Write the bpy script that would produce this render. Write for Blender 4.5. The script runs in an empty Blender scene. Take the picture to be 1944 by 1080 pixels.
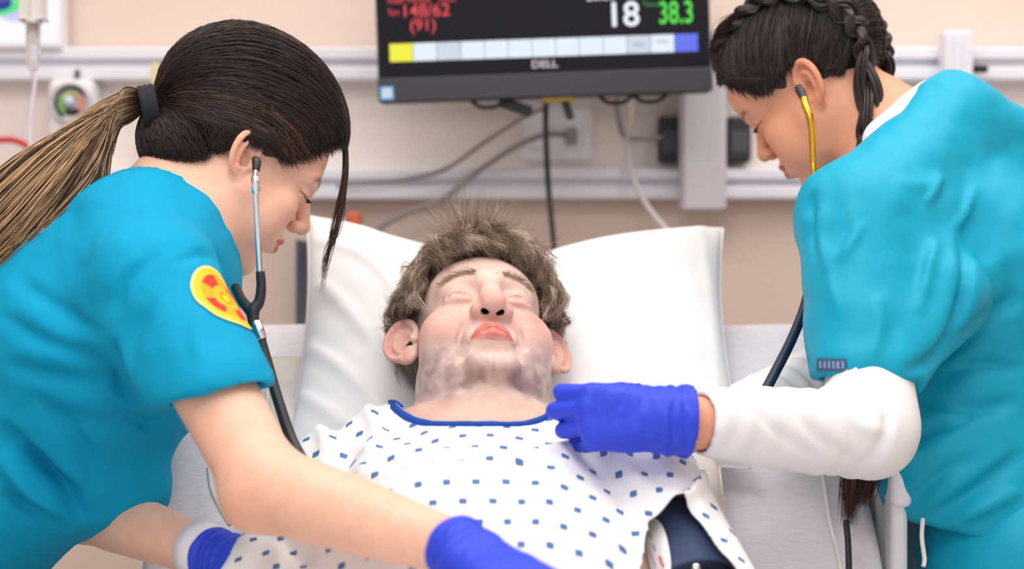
import bpy, bmesh, math, random, sys
import numpy as np
from mathutils import Vector, Matrix
from mathutils.bvhtree import BVHTree
random.seed(3); RNG = np.random.default_rng(5)
scene = bpy.context.scene
COL = scene.collection

# ------------------------------------------------------------------ camera, world, lights, exposure
FPX = 3240.0; CAMZ = 1.2
cam_d = bpy.data.cameras.new('camera'); cam = bpy.data.objects.new('camera', cam_d); COL.objects.link(cam)
cam.location = (0, 0, CAMZ); cam.rotation_euler = (math.pi/2, 0, 0)
cam_d.sensor_width = 36.0; cam_d.lens = 36.0*FPX/1944.0; cam_d.clip_start = 0.05
cam_d.dof.use_dof = True; cam_d.dof.focus_distance = 1.97; cam_d.dof.aperture_fstop = 2.4
scene.camera = cam
scene.view_settings.view_transform = 'Standard'; scene.view_settings.look = 'None'
scene.view_settings.gamma = 1.0; scene.view_settings.use_curve_mapping = False
scene.view_settings.exposure = 0.0
world = bpy.data.worlds.new('world'); scene.world = world; world.use_nodes = True
bg = world.node_tree.nodes['Background']; bg.inputs[0].default_value = (1.0, 0.985, 0.985, 1); bg.inputs[1].default_value = 0.90

def area(name, loc, size, sizey, power, target, color=(1, 0.985, 0.975)):
    l = bpy.data.lights.new(name, 'AREA'); l.shape = 'RECTANGLE'; l.size = size; l.size_y = sizey
    l.energy = power; l.color = color
    o = bpy.data.objects.new(name, l); COL.objects.link(o); o.location = loc
    d = Vector(target)-Vector(loc); o.rotation_euler = d.to_track_quat('-Z', 'Y').to_euler()
    return o
area('ceiling_light', (-0.5, 1.35, 2.64), 1.2, 0.9, 15, (-0.5, 1.35, 0))
area('ceiling_light', (0.9, 1.9, 2.64), 1.2, 0.9, 15, (0.9, 1.9, 0))
area('ceiling_light', (0.0, 0.3, 2.64), 1.2, 0.9, 19, (0.0, 0.3, 0))
area('ceiling_light', (0.0, 2.35, 2.64), 2.4, 0.5, 8, (0.0, 2.35, 0))

# ------------------------------------------------------------------ helpers
def P(px, py, d):
    return np.array([(px-972.0)*d/FPX, d, CAMZ-(py-540.0)*d/FPX])
def pix(p):
    p = np.asarray(p); return 972+p[..., 0]*FPX/p[..., 1], 540-(p[..., 2]-CAMZ)*FPX/p[..., 1]
def unit(v):
    v = np.asarray(v, float); return v/np.linalg.norm(v)
def sm(e0, e1, x):
    t = np.clip((x-e0)/(e1-e0), 0, 1); return t*t*(3-2*t)
def srgb(r, g, b):
    f = lambda c: (c/12.92 if c <= 0.04045 else ((c+0.055)/1.055)**2.4)
    return (f(r/255), f(g/255), f(b/255))

def _hash(i, j, k):
    n = (i.astype(np.int64)*73856093) ^ (j.astype(np.int64)*19349663) ^ (k.astype(np.int64)*83492791)
    n = (n ^ (n >> 13))*1274126177 & 0x7fffffff
    return ((n ^ (n >> 16)) & 0xffff)/65535.0
def vnoise(p):
    p = np.asarray(p, float); b = np.floor(p); f = p-b; f = f*f*(3-2*f); b = b.astype(np.int64)
    r = 0
    for dx in (0, 1):
        for dy in (0, 1):
            for dz in (0, 1):
                w = (f[:, 0] if dx else 1-f[:, 0])*(f[:, 1] if dy else 1-f[:, 1])*(f[:, 2] if dz else 1-f[:, 2])
                r = r+w*_hash(b[:, 0]+dx, b[:, 1]+dy, b[:, 2]+dz)
    return r*2-1
def fbm(p, oct=3):
    a = 1.0; s = 0; p = np.asarray(p, float)
    for o in range(oct):
        s = s+a*vnoise(p*2**o+17.3*o); a *= 0.5
    return s

class Fr:
    def __init__(s, o, x, y, z):
        s.o = np.asarray(o, float); s.M = np.array([x, y, z], float)
    def w(s, p): return s.o+np.asarray(p, float)@s.M
    def inv(s, p): return (np.asarray(p)-s.o)@s.M.T

class Grid:
    def __init__(s, ax, ay, az):
        s.a = [np.asarray(v, np.float32) for v in (ax, ay, az)]
        s.v = np.full([len(v) for v in s.a], 1.0, np.float32)
    def sub(s, lo, hi):
        sl = []
        for i in range(3):
            i0 = np.searchsorted(s.a[i], lo[i]); i1 = np.searchsorted(s.a[i], hi[i]); sl.append(slice(int(i0), int(i1)))
        if any(q.stop <= q.start for q in sl): return None, None
        X = s.a[0][sl[0]][:, None, None]; Y = s.a[1][sl[1]][None, :, None]; Z = s.a[2][sl[2]][None, None, :]
        return tuple(sl), (X, Y, Z)
    def put(s, sl, d, k, op):
        a = s.v[sl]
        if op == 'u':
            if k > 0:
                h = np.maximum(k-np.abs(a-d), 0)/k; s.v[sl] = np.minimum(a, d)-h*h*k*0.25
            else: s.v[sl] = np.minimum(a, d)
        else:
            d = -d if op == 's' else d
            if k > 0:
                h = np.maximum(k-np.abs(a-d), 0)/k; s.v[sl] = np.maximum(a, d)+h*h*k*0.25
            else: s.v[sl] = np.maximum(a, d)
    def ell(s, c, r, k=0.01, op='u', F=None):
        c = np.asarray(c, float); r = np.asarray(r, float)
        M = np.eye(3) if F is None else F.M
        cw = c if F is None else F.w(c)
        ext = np.sqrt(((M*r[:, None])**2).sum(0))+k+0.02
        sl, Q = s.sub(cw-ext, cw+ext)
        if sl is None: return
        X, Y, Z = Q[0]-np.float32(cw[0]), Q[1]-np.float32(cw[1]), Q[2]-np.float32(cw[2])
        k0 = 0; k1 = 0
        for i in range(3):
            q = X*np.float32(M[i, 0])+Y*np.float32(M[i, 1])+Z*np.float32(M[i, 2])
            k0 = k0+(q/np.float32(r[i]))**2; k1 = k1+(q/np.float32(r[i]**2))**2
        k0 = np.sqrt(k0); k1 = np.sqrt(k1)+1e-9
        s.put(sl, k0*(k0-1)/k1, k, op)
    def chain(s, pts, rad, k=0.01, op='u', F=None, flat=None):
        pts = [np.asarray(p, float) if F is None else F.w(p) for p in pts]
        if np.isscalar(rad): rad = [rad]*len(pts)
        A = np.array(pts); R = max(rad)
        ff = 1 if flat is None else max(1, flat[1])
        lo = A.min(0)-R*ff-k-0.02; hi = A.max(0)+R*ff+k+0.02
        sl, Q = s.sub(lo, hi)
        if sl is None: return
        if flat is not None:
            ax = unit(flat[0]); g = 1.0/flat[1]-1
            def tr(x, y, z):
                t = (x*np.float32(ax[0])+y*np.float32(ax[1])+z*np.float32(ax[2]))*np.float32(g)
                return x+t*np.float32(ax[0]), y+t*np.float32(ax[1]), z+t*np.float32(ax[2])
            Q = tr(*Q); pts = [p+ax*np.dot(p, ax)*g for p in pts]
        D = None
        for i in range(len(pts)-1):
            a, b = pts[i], pts[i+1]; ba = b-a; l2 = float(ba@ba)+1e-12
            X, Y, Z = Q[0]-np.float32(a[0]), Q[1]-np.float32(a[1]), Q[2]-np.float32(a[2])
            h = np.clip((X*np.float32(ba[0])+Y*np.float32(ba[1])+Z*np.float32(ba[2]))/np.float32(l2), 0, 1)
            d = np.sqrt((X-h*np.float32(ba[0]))**2+(Y-h*np.float32(ba[1]))**2+(Z-h*np.float32(ba[2]))**2)-(np.float32(rad[i])+h*np.float32(rad[i+1]-rad[i]))
            D = d if D is None else np.minimum(D, d)
        s.put(sl, D, k, op)
    def half(s, p, n, k=0.0, op='i', lo=None, hi=None):
        # keep the side where (x-p).n < 0
        lo = [-9]*3 if lo is None else lo; hi = [9]*3 if hi is None else hi
        sl, Q = s.sub(lo, hi); n = unit(n)
        d = (Q[0]-np.float32(p[0]))*np.float32(n[0])+(Q[1]-np.float32(p[1]))*np.float32(n[1])+(Q[2]-np.float32(p[2]))*np.float32(n[2])
        s.put(sl, d, k, op)
    def mesh(g):
        v = g.v; nx, ny, nz = v.shape; ins = v < 0
        c = np.zeros((nx-1, ny-1, nz-1), np.uint8)
        offs = [(a, b, d) for a in (0, 1) for b in (0, 1) for d in (0, 1)]
        for a, b, d in offs: c += ins[a:nx-1+a, b:ny-1+b, d:nz-1+d]
        act = (c > 0) & (c < 8)
        I, J, K = np.nonzero(act)
        idx = np.full(act.shape, -1, np.int32); idx[act] = np.arange(len(I), dtype=np.int32)
        vals = {o: v[I+o[0], J+o[1], K+o[2]] for o in offs}
        pos = np.zeros((len(I), 3)); cnt = np.zeros(len(I))
        for p in offs:
            for ax in range(3):
                if p[ax]: continue
                q = list(p); q[ax] = 1; q = tuple(q)
                a, b = vals[p], vals[q]; m = (a < 0) != (b < 0)
                t = np.where(m, a/np.where(m, a-b, 1), 0)
                for i in range(3):
                    pos[:, i] += np.where(m, (p[i]+(t if i == ax else 0)), 0)
                cnt += m
        pos /= cnt[:, None]
        ijk = (I, J, K); V = np.empty((len(I), 3))
        for i in range(3):
            a0 = g.a[i][ijk[i]]; a1 = g.a[i][ijk[i]+1]; V[:, i] = a0+pos[:, i]*(a1-a0)
        Fs = []
        def add(m, base, u, w):
            # m mask of edges, base index arrays; u,w the two other axes
            i = list(np.nonzero(m)); sgn = ins[tuple(i_+b for i_, b in zip(i, base))]
            i = [i_+b for i_, b in zip(i, base)]
            def cell(du, dw):
                j = [x.copy() for x in i]; j[u] = j[u]+du; j[w] = j[w]+dw; return idx[tuple(j)]
            q = np.stack([cell(-1, -1), cell(0, -1), cell(0, 0), cell(-1, 0)], 1)
            q[~sgn] = q[~sgn][:, ::-1]; Fs.append(q)
        add(ins[:-1, 1:-1, 1:-1] != ins[1:, 1:-1, 1:-1], (0, 1, 1), 1, 2)
        add(ins[1:-1, :-1, 1:-1] != ins[1:-1, 1:, 1:-1], (1, 0, 1), 2, 0)
        add(ins[1:-1, 1:-1, :-1] != ins[1:-1, 1:-1, 1:], (1, 1, 0), 0, 1)
        return V, np.concatenate(Fs)

def laplace(V, Q, n=1, lam=0.5):
    E = np.concatenate([Q[:, [0, 1]], Q[:, [1, 2]], Q[:, [2, 3]], Q[:, [3, 0]]])
    a = np.concatenate([E[:, 0], E[:, 1]]); b = np.concatenate([E[:, 1], E[:, 0]])
    deg = np.bincount(a, minlength=len(V))[:, None]+1e-9
    for it in range(n):
        S = np.stack([np.bincount(a, V[b, i], len(V)) for i in range(3)], 1)/deg
        V = V+lam*(S-V)
    return V
def normals(V, Q):
    n = np.cross(V[Q[:, 2]]-V[Q[:, 0]], V[Q[:, 3]]-V[Q[:, 1]])
    N = np.zeros_like(V)
    for j in range(4):
        for i in range(3): N[:, i] += np.bincount(Q[:, j], n[:, i], len(V))
    return N/(np.linalg.norm(N, axis=1)[:, None]+1e-12)
def rng_ax(*segs):
    """axis samples from (start, end, step) runs"""
    out = []
    for a, b, s in segs: out.append(np.arange(a, b, s))
    v = np.concatenate(out+[[segs[-1][1]]]); keep = np.concatenate([[True], np.diff(v) > 1e-4]); return v[keep]

def obj(name, V, Q, mat=None, parent=None, cols=None, uv=None, smooth=True):
    me = bpy.data.meshes.new(name); V = np.asarray(V, np.float32)
    if isinstance(Q, np.ndarray):
        Q = Q.astype(np.int32); n, m = Q.shape
        me.vertices.add(len(V)); me.vertices.foreach_set('co', V.ravel())
        me.loops.add(n*m); me.loops.foreach_set('vertex_index', Q.ravel())
        me.polygons.add(n); me.polygons.foreach_set('loop_start', np.arange(0, n*m, m, dtype=np.int32))
        try: me.polygons.foreach_set('loop_total', np.full(n, m, np.int32))
        except Exception: pass
    else:
        me.from_pydata([tuple(map(float, v)) for v in V], [], Q)
    me.update(calc_edges=True); me.validate()
    if smooth: me.polygons.foreach_set('use_smooth', np.ones(len(me.polygons), bool))
    if cols is not None:
        at = me.color_attributes.new('Col', 'FLOAT_COLOR', 'POINT')
        c = np.ones((len(V), 4), np.float32); c[:, :3] = cols; at.data.foreach_set('color', c.ravel())
    if uv is not None:
        at = me.attributes.new('flat', 'FLOAT_VECTOR', 'POINT'); u = np.zeros((len(V), 3), np.float32); u[:, :uv.shape[1]] = uv
        at.data.foreach_set('vector', u.ravel())
    o = bpy.data.objects.new(name, me); COL.objects.link(o)
    if mat: me.materials.append(mat)
    if parent: attach(o, parent)
    return o
def attach(o, p):
    o.parent = p; 
    M = p.matrix_basis.copy(); c = p
    while c.parent: M = c.matrix_parent_inverse @ M; c = c.parent; M = c.matrix_basis @ M
    o.matrix_parent_inverse = M.inverted()
def empty(name, loc, label, cat, group=None):
    o = bpy.data.objects.new(name, None); COL.objects.link(o); o.location = tuple(float(q) for q in loc); o.empty_display_size = 0.05
    tag(o, label, cat, group); return o
def tag(o, label, cat=None, group=None):
    o['label'] = label
    if cat: o['category'] = cat
    if group: o['group'] = group
    return o

def catmull(pts, n=12):
    p = np.asarray(pts, float); p = np.concatenate([[2*p[0]-p[1]], p, [2*p[-1]-p[-2]]]); out = []
    for i in range(1, len(p)-2):
        t = np.linspace(0, 1, n, endpoint=False)[:, None]
        a, b, c, d = p[i-1], p[i], p[i+1], p[i+2]
        out.append(0.5*((2*b)+(c-a)*t+(2*a-5*b+4*c-d)*t**2+(3*b-a-3*c+d)*t**3))
    out.append(p[-2][None]); return np.concatenate(out)
def tubes(paths, rad, sides=3, cols=None):
    """paths (N,M,3), rad (N,M) -> verts, quads, cols"""
    Pn = np.asarray(paths, float); N, M, _ = Pn.shape
    rad = np.broadcast_to(np.asarray(rad, float), (N, M))
    T = np.gradient(Pn, axis=1); T /= np.linalg.norm(T, axis=2, keepdims=True)+1e-12
    ref = np.array([0.31, -0.8, 0.51]); A = np.cross(T, ref); A /= np.linalg.norm(A, axis=2, keepdims=True)+1e-9
    B = np.cross(T, A)
    th = np.arange(sides)*2*np.pi/sides
    V = Pn[:, :, None, :]+rad[:, :, None, None]*(A[:, :, None, :]*np.cos(th)[None, None, :, None]+B[:, :, None, :]*np.sin(th)[None, None, :, None])
    V = V.reshape(-1, 3)
    n = np.arange(N)[:, None, None]*M*sides; m = np.arange(M-1)[None, :, None]*sides; s0 = np.arange(sides)[None, None, :]; s1 = (s0+1) % sides
    Q = np.stack([n+m+s0, n+m+s1, n+m+sides+s1, n+m+sides+s0], -1).reshape(-1, 4)
    C = None
    if cols is not None:
        cols = np.asarray(cols, float)
        if cols.ndim == 2: cols = np.repeat(cols[:, None, :], M, 1)
        C = np.repeat(cols[:, :, None, :], sides, 2).reshape(-1, 3)
    return V, Q, C
def tube(name, pts, r, mat, parent=None, n=10, sides=10, smooth_path=True):
    p = catmull(pts, n) if smooth_path else np.asarray(pts, float)
    r = np.interp(np.linspace(0, 1, len(p)), np.linspace(0, 1, len(r)), r) if not np.isscalar(r) else np.full(len(p), r)
    V, Q, _ = tubes(p[None], r[None], sides)
    # end caps
    k = len(V); V = np.concatenate([V, [p[0]], [p[-1]]])
    base = (len(p)-1)*sides
    caps = [[k, (i+1) % sides, i, k] for i in range(sides)]+[[k+1, base+i, base+(i+1) % sides, k+1] for i in range(sides)]
    faces = [list(map(int, q)) for q in Q]+[[int(c[0]), int(c[1]), int(c[2])] for c in caps]
    return obj(name, V, faces, mat, parent)
def merge(parts):
    V = []; Q = []; C = []; k = 0
    for v, q, c in parts:
        V.append(v); Q.append(q+k); C.append(c); k += len(v)
    return np.concatenate(V), np.concatenate(Q), np.concatenate(C)
def box(name, lo, hi, mat, parent=None, bev=0.004, R=None, seg=2):
    """box from lo to hi (world), bevelled; R = (Matrix 4x4) applied about centre"""
    bm = bmesh.new(); bmesh.ops.create_cube(bm, size=1.0)
    lo = np.asarray(lo, float); hi = np.asarray(hi, float)
    for v in bm.verts: v.co = Vector([(lo[i]+hi[i])/2+v.co[i]*(hi[i]-lo[i]) for i in range(3)])
    if bev: bmesh.ops.bevel(bm, geom=bm.edges[:], offset=bev, segments=seg, profile=0.5, affect='EDGES')
    if R is not None: bm.transform(R)
    me = bpy.data.meshes.new(name); bm.to_mesh(me); bm.free()
    o = bpy.data.objects.new(name, me); COL.objects.link(o)
    if mat: me.materials.append(mat)
    if parent: attach(o, parent)
    return o
def lathe(name, prof, o, axis, mat, parent=None, seg=28, ref=(0.2, 0.1, 1)):
    """prof list of (radius, along)"""
    axis = unit(axis); a = unit(np.cross(axis, ref)); b = np.cross(axis, a); o = np.asarray(o, float)
    th = np.arange(seg)*2*np.pi/seg
    V = np.concatenate([o+axis*h+r*(np.cos(th)[:, None]*a+np.sin(th)[:, None]*b) for r, h in prof])
    Q = []
    for i in range(len(prof)-1):
        for j in range(seg): Q.append([i*seg+j, i*seg+(j+1) % seg, (i+1)*seg+(j+1) % seg, (i+1)*seg+j])
    ob = obj(name, V, Q, mat, parent)
    return ob
def font(name, txt, loc, size, mat, parent, rot=(math.pi/2, 0, 0), align='LEFT', ext=0.0003, bold=0.0, sx=1.0):
    cu = bpy.data.curves.new(name, 'FONT'); cu.body = txt; cu.size = size; cu.extrude = ext; cu.align_x = align; cu.offset = bold
    o = bpy.data.objects.new(name, cu); COL.objects.link(o)
    dg = bpy.context.evaluated_depsgraph_get(); me = bpy.data.meshes.new_from_object(o.evaluated_get(dg)); me.name = name
    bpy.data.objects.remove(o); q = bpy.data.objects.new(name, me); COL.objects.link(q); q.location = tuple(map(float, loc)); q.rotation_euler = rot; q.scale = (sx, 1, 1)
    me.materials.clear(); me.materials.append(mat)
    if parent: attach(q, parent)
    return q

# ------------------------------------------------------------------ materials
def mat(name, col=(0.8, 0.8, 0.8), rough=0.5, spec=0.5, metal=0.0, vcol=False, emit=None, es=1.0, trans=0.0, sheen=0.0, sss=0.0,
        noise=None, bump=None, alpha=1.0):
    """noise=(scale, amount, detail[, xyz stretch]) varies the colour; bump=(scale, strength[, stretch])"""
    m = bpy.data.materials.new(name); m.use_nodes = True; nt = m.node_tree; N = nt.nodes; L = nt.links
    b = N['Principled BSDF']
    b.inputs['Roughness'].default_value = rough; b.inputs['Metallic'].default_value = metal
    b.inputs['Specular IOR Level'].default_value = spec; b.inputs['Base Color'].default_value = (*col[:3], 1)
    b.inputs['Transmission Weight'].default_value = trans; b.inputs['Alpha'].default_value = alpha
    if sheen: b.inputs['Sheen Weight'].default_value = sheen; b.inputs['Sheen Roughness'].default_value = 0.4
    if sss:
        b.inputs['Subsurface Weight'].default_value = sss; b.inputs['Subsurface Radius'].default_value = (1.0, 0.35, 0.2); b.inputs['Subsurface Scale'].default_value = 0.006
    if emit is not None:
        b.inputs['Emission Color'].default_value = (*emit, 1); b.inputs['Emission Strength'].default_value = es
    src = None
    if vcol:
        a = N.new('ShaderNodeVertexColor'); a.layer_name = 'Col'; src = a.outputs['Color']
    tc = N.new('ShaderNodeTexCoord')
    def coord(stretch):
        mp = N.new('ShaderNodeMapping'); mp.inputs['Scale'].default_value = stretch; L.new(tc.outputs['Object'], mp.inputs['Vector']); return mp.outputs['Vector']
    if noise:
        n = N.new('ShaderNodeTexNoise'); n.inputs['Scale'].default_value = noise[0]; n.inputs['Detail'].default_value = noise[2]
        L.new(coord(noise[3] if len(noise) > 3 else (1, 1, 1)), n.inputs['Vector'])
        mr = N.new('ShaderNodeMapRange'); mr.inputs['From Min'].default_value = 0.3; mr.inputs['From Max'].default_value = 0.7
        mr.inputs['To Min'].default_value = 1-noise[1]; mr.inputs['To Max'].default_value = 1+noise[1]*0.5; L.new(n.outputs['Fac'], mr.inputs['Value'])
        mx = N.new('ShaderNodeVectorMath'); mx.operation = 'SCALE'
        if src: L.new(src, mx.inputs[0])
        else: mx.inputs[0].default_value = col[:3]
        L.new(mr.outputs['Result'], mx.inputs['Scale']); src = mx.outputs['Vector']
    if src: L.new(src, b.inputs['Base Color'])
    if bump:
        n = N.new('ShaderNodeTexNoise'); n.inputs['Scale'].default_value = bump[0]; n.inputs['Detail'].default_value = 3
        L.new(coord(bump[2] if len(bump) > 2 else (1, 1, 1)), n.inputs['Vector'])
        bp = N.new('ShaderNodeBump'); bp.inputs['Strength'].default_value = bump[1]; bp.inputs['Distance'].default_value = 0.002
        L.new(n.outputs['Fac'], bp.inputs['Height']); L.new(bp.outputs['Normal'], b.inputs['Normal'])
    return m
M = {}
M['skin'] = mat('skin', vcol=True, rough=0.5, spec=0.35, sss=0.12, noise=(60, 0.05, 3), bump=(350, 0.12))
M['hair'] = mat('hair', vcol=True, rough=0.38, spec=0.45)
M['greyhair'] = mat('tousled_hair', vcol=True, rough=0.5, spec=0.3)
M['scrub_a'] = mat('scrub_fabric_blue', srgb(0, 156, 198), rough=0.75, spec=0.2, bump=(900, 0.25), noise=(5, 0.05, 2))
M['scrub_b'] = mat('scrub_fabric_teal', srgb(0, 164, 196), rough=0.5, spec=0.3, bump=(900, 0.2), noise=(5, 0.05, 2))
M['glove'] = mat('nitrile', srgb(44, 70, 214), rough=0.5, spec=0.35, noise=(30, 0.06, 2), bump=(120, 0.2))
M['white_cloth'] = mat('white_cotton', (0.84, 0.83, 0.84), rough=0.9, spec=0.1, bump=(700, 0.15))
M['pillow'] = mat('pillow_cotton', (0.9, 0.885, 0.885), rough=0.9, spec=0.1, bump=(500, 0.12))
M['cream_cloth'] = mat('cream_vinyl', srgb(226, 218, 208), rough=0.7, spec=0.2)
M['sheet'] = mat('marled_sheet', srgb(246, 242, 247), rough=0.95, spec=0.05, noise=(200, 0.10, 4, (0.30, 3.2, 3.2)), bump=(500, 0.2))
M['navy'] = mat('navy_nylon', srgb(60, 74, 106), rough=0.6, spec=0.3, bump=(900, 0.25))
M['navy_dark'] = mat('navy_lining', srgb(20, 28, 45), rough=0.7, spec=0.2)
M['blue_trim'] = mat('blue_binding', srgb(44, 84, 168), rough=0.8, spec=0.1, bump=(1200, 0.4))
M['black'] = mat('black_plastic', (0.014, 0.014, 0.017), rough=0.45, spec=0.4)
M['black_rubber'] = mat('black_rubber', (0.015, 0.018, 0.024), rough=0.42, spec=0.5)
M['navy_rubber'] = mat('navy_rubber', srgb(18, 34, 58), rough=0.4, spec=0.5)
M['chrome'] = mat('chrome', (0.8, 0.8, 0.82), rough=0.12, metal=1.0)
M['gold'] = mat('gold', srgb(226, 172, 60), rough=0.16, metal=1.0)
M['alu'] = mat('white_aluminium', srgb(236, 234, 242), rough=0.45, spec=0.4)
M['white'] = mat('white_plastic', srgb(240, 238, 240), rough=0.4, spec=0.4)
M['grey'] = mat('grey_plastic', srgb(205, 200, 206), rough=0.5)
M['wall'] = mat('wall_paint', srgb(234, 212, 199), rough=0.85, spec=0.15, noise=(3, 0.02, 2))
M['panel'] = mat('headwall_laminate', srgb(240, 228, 222), rough=0.6, spec=0.3)
M['floor'] = mat('vinyl_floor', srgb(190, 180, 170), rough=0.4, noise=(6, 0.1, 4))
M['ceil'] = mat('ceiling_tile', srgb(240, 238, 234), rough=0.9, noise=(60, 0.05, 4))
M['red'] = mat('red_tubing', srgb(214, 44, 50), rough=0.35)
M['orange'] = mat('orange_plastic', srgb(226, 110, 70), rough=0.4)
M['yellow'] = mat('yellow_plastic', srgb(240, 208, 60), rough=0.5)
M['slate'] = mat('slate_plastic', srgb(70, 82, 104), rough=0.5)
M['cable_grey'] = mat('grey_cable', srgb(150, 142, 140), rough=0.5)
M['cable_dark'] = mat('dark_cable', srgb(46, 50, 52), rough=0.5)
M['cable_white'] = mat('white_cable', srgb(226, 220, 218), rough=0.5)
# ------------------------------------------------------------------ heads
def ear(g, F, side, c, h, w, splay, k=0.004, thick=1.0):
    """side = +1/-1 along local x; c = ear canal; h,w = ear height / width; splay = how far the back edge stands off"""
    cs, sn = math.cos(splay), math.sin(splay)
    o = np.array([side*c[0], c[1], c[2]])
    ez = unit([side*0.08, -0.18, 1.0]); back = unit([side*sn, -cs, 0]); back = unit(back-ez*np.dot(back, ez)); out = np.cross(back, ez)*(-side)
    out = out if out[0]*side > 0 else -out
    q = lambda b, z, t=0.0: o+back*b*w+ez*z*h+out*t
    E = Fr(F.w(o), F.M.T@back if False else back@F.M, ez@F.M, out@F.M)
    # blade
    g.ell((0.42*w, 0.05*h, -0.002), (0.50*w, 0.47*h, 0.0042*thick), k, 'u', E)
    g.ell((0.30*w, -0.36*h, -0.001), (0.27*w, 0.17*h, 0.0058*thick), k, 'u', E)
    # helix rim
    th = np.linspace(math.radians(205), math.radians(-78), 15)
    rim = [q(0.42+0.50*math.cos(a), 0.07+0.46*math.sin(a), 0.0028) for a in th]
    g.chain(rim, list(np.interp(np.arange(15), [0, 3, 9, 14], [0.0034, 0.0046, 0.0046, 0.003])), 0.003, 'u', F)
    # antihelix
    th = np.linspace(math.radians(100), math.radians(-75), 9)
    g.chain([q(0.40+0.27*math.cos(a), 0.02+0.29*math.sin(a), 0.0026) for a in th], 0.0032, 0.004, 'u', F)
    # scapha groove and concha
    g.ell((0.27*w, -0.03*h, 0.006), (0.24*w, 0.22*h, 0.013), 0.003, 's', E)
    th2 = np.linspace(math.radians(150), math.radians(-55), 9); g.chain([q(0.44+0.35*math.cos(a), 0.08+0.33*math.sin(a), 0.0050) for a in th2], 0.0016, 0.004, 's', F)
    g.chain([q(0.04, -0.03, 0.004), q(0.03, -0.12, 0.004)], 0.0042, 0.004, 'u', F)   # tragus
    g.chain([q(0.24, -0.25, 0.002)]*2, 0.0035, 0.005, 'u', F)                        # antitragus

def head_female(g, F, nose=1.0):
    g.ell((0, -0.014, 0.048), (0.070, 0.090, 0.082), 0.02, 'u', F)
    g.ell((0, 0.035, 0.045), (0.060, 0.051, 0.052), 0.02, 'u', F)
    g.ell((0, 0.030, -0.020), (0.057, 0.055, 0.060), 0.02, 'u', F)
    for s in (1, -1):
        g.chain([(s*0.050, 0.005, -0.035), (s*0.043, 0.022, -0.066), (s*0.012, 0.062, -0.090)], [0.022, 0.018, 0.015], 0.028, 'u', F)
        g.ell((s*0.040, 0.056, -0.016), (0.023, 0.021, 0.020), 0.02, 'u', F)
        g.ell((s*0.036, 0.050, -0.045), (0.026, 0.024, 0.028), 0.02, 'u', F)
        g.chain([(s*0.008, 0.081, 0.033), (s*0.040, 0.068, 0.032)], 0.010, 0.015, 'u', F)
    g.ell((0, 0.066, -0.094), (0.019, 0.014, 0.014), 0.015, 'u', F)
    g.ell((0, 0.064, -0.052), (0.030, 0.026, 0.028), 0.018, 'u', F)
    for s in (1, -1):
        g.ell((s*0.032, 0.094, 0.013), (0.017, 0.017, 0.011), 0.012, 's', F)
        g.chain([(s*0.031, 0.0705, 0.012)]*2, 0.0135, 0.004, 'u', F)
        g.chain([(s*0.020, 0.079, 0.0075), (s*0.031, 0.0835, 0.0062), (s*0.043, 0.074, 0.009)], 0.0014, 0.003, 'u', F)
    n = nose
    g.chain([(0, 0.085, 0.020), (0, 0.091+0.008*n, -0.004), (0, 0.094+0.010*n, -0.013)], [0.007, 0.0085, 0.0092], 0.010, 'u', F)
    g.chain([(0, 0.095+0.010*n, -0.0155)]*2, 0.0090, 0.004, 'u', F)
    for s in (1, -1):
        g.ell((s*0.0105, 0.091+0.006*n, -0.0195), (0.0068, 0.0088, 0.0068), 0.005, 'u', F)
        g.ell((s*0.0055, 0.095+0.007*n, -0.0265), (0.0036, 0.005, 0.005), 0.002, 's', F)
    # lips
    for s in (1, -1):
        g.chain([(s*0.021, 0.078, -0.0500), (s*0.007, 0.0905, -0.0450), (0, 0.0905, -0.0460)], [0.0026, 0.0052, 0.0050], 0.003, 'u', F)
        g.chain([(s*0.020, 0.078, -0.0515), (s*0.006, 0.0885, -0.0565), (0, 0.089, -0.0568)], [0.0026, 0.0060, 0.0062], 0.003, 'u', F)
        g.chain([(s*0.023, 0.083, -0.0505), (0, 0.0985, -0.0505)], 0.0012, 0.003, 's', F)
    g.chain([(-0.012, 0.081, -0.072), (0.012, 0.081, -0.072)], 0.004, 0.010, 's', F)

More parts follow.
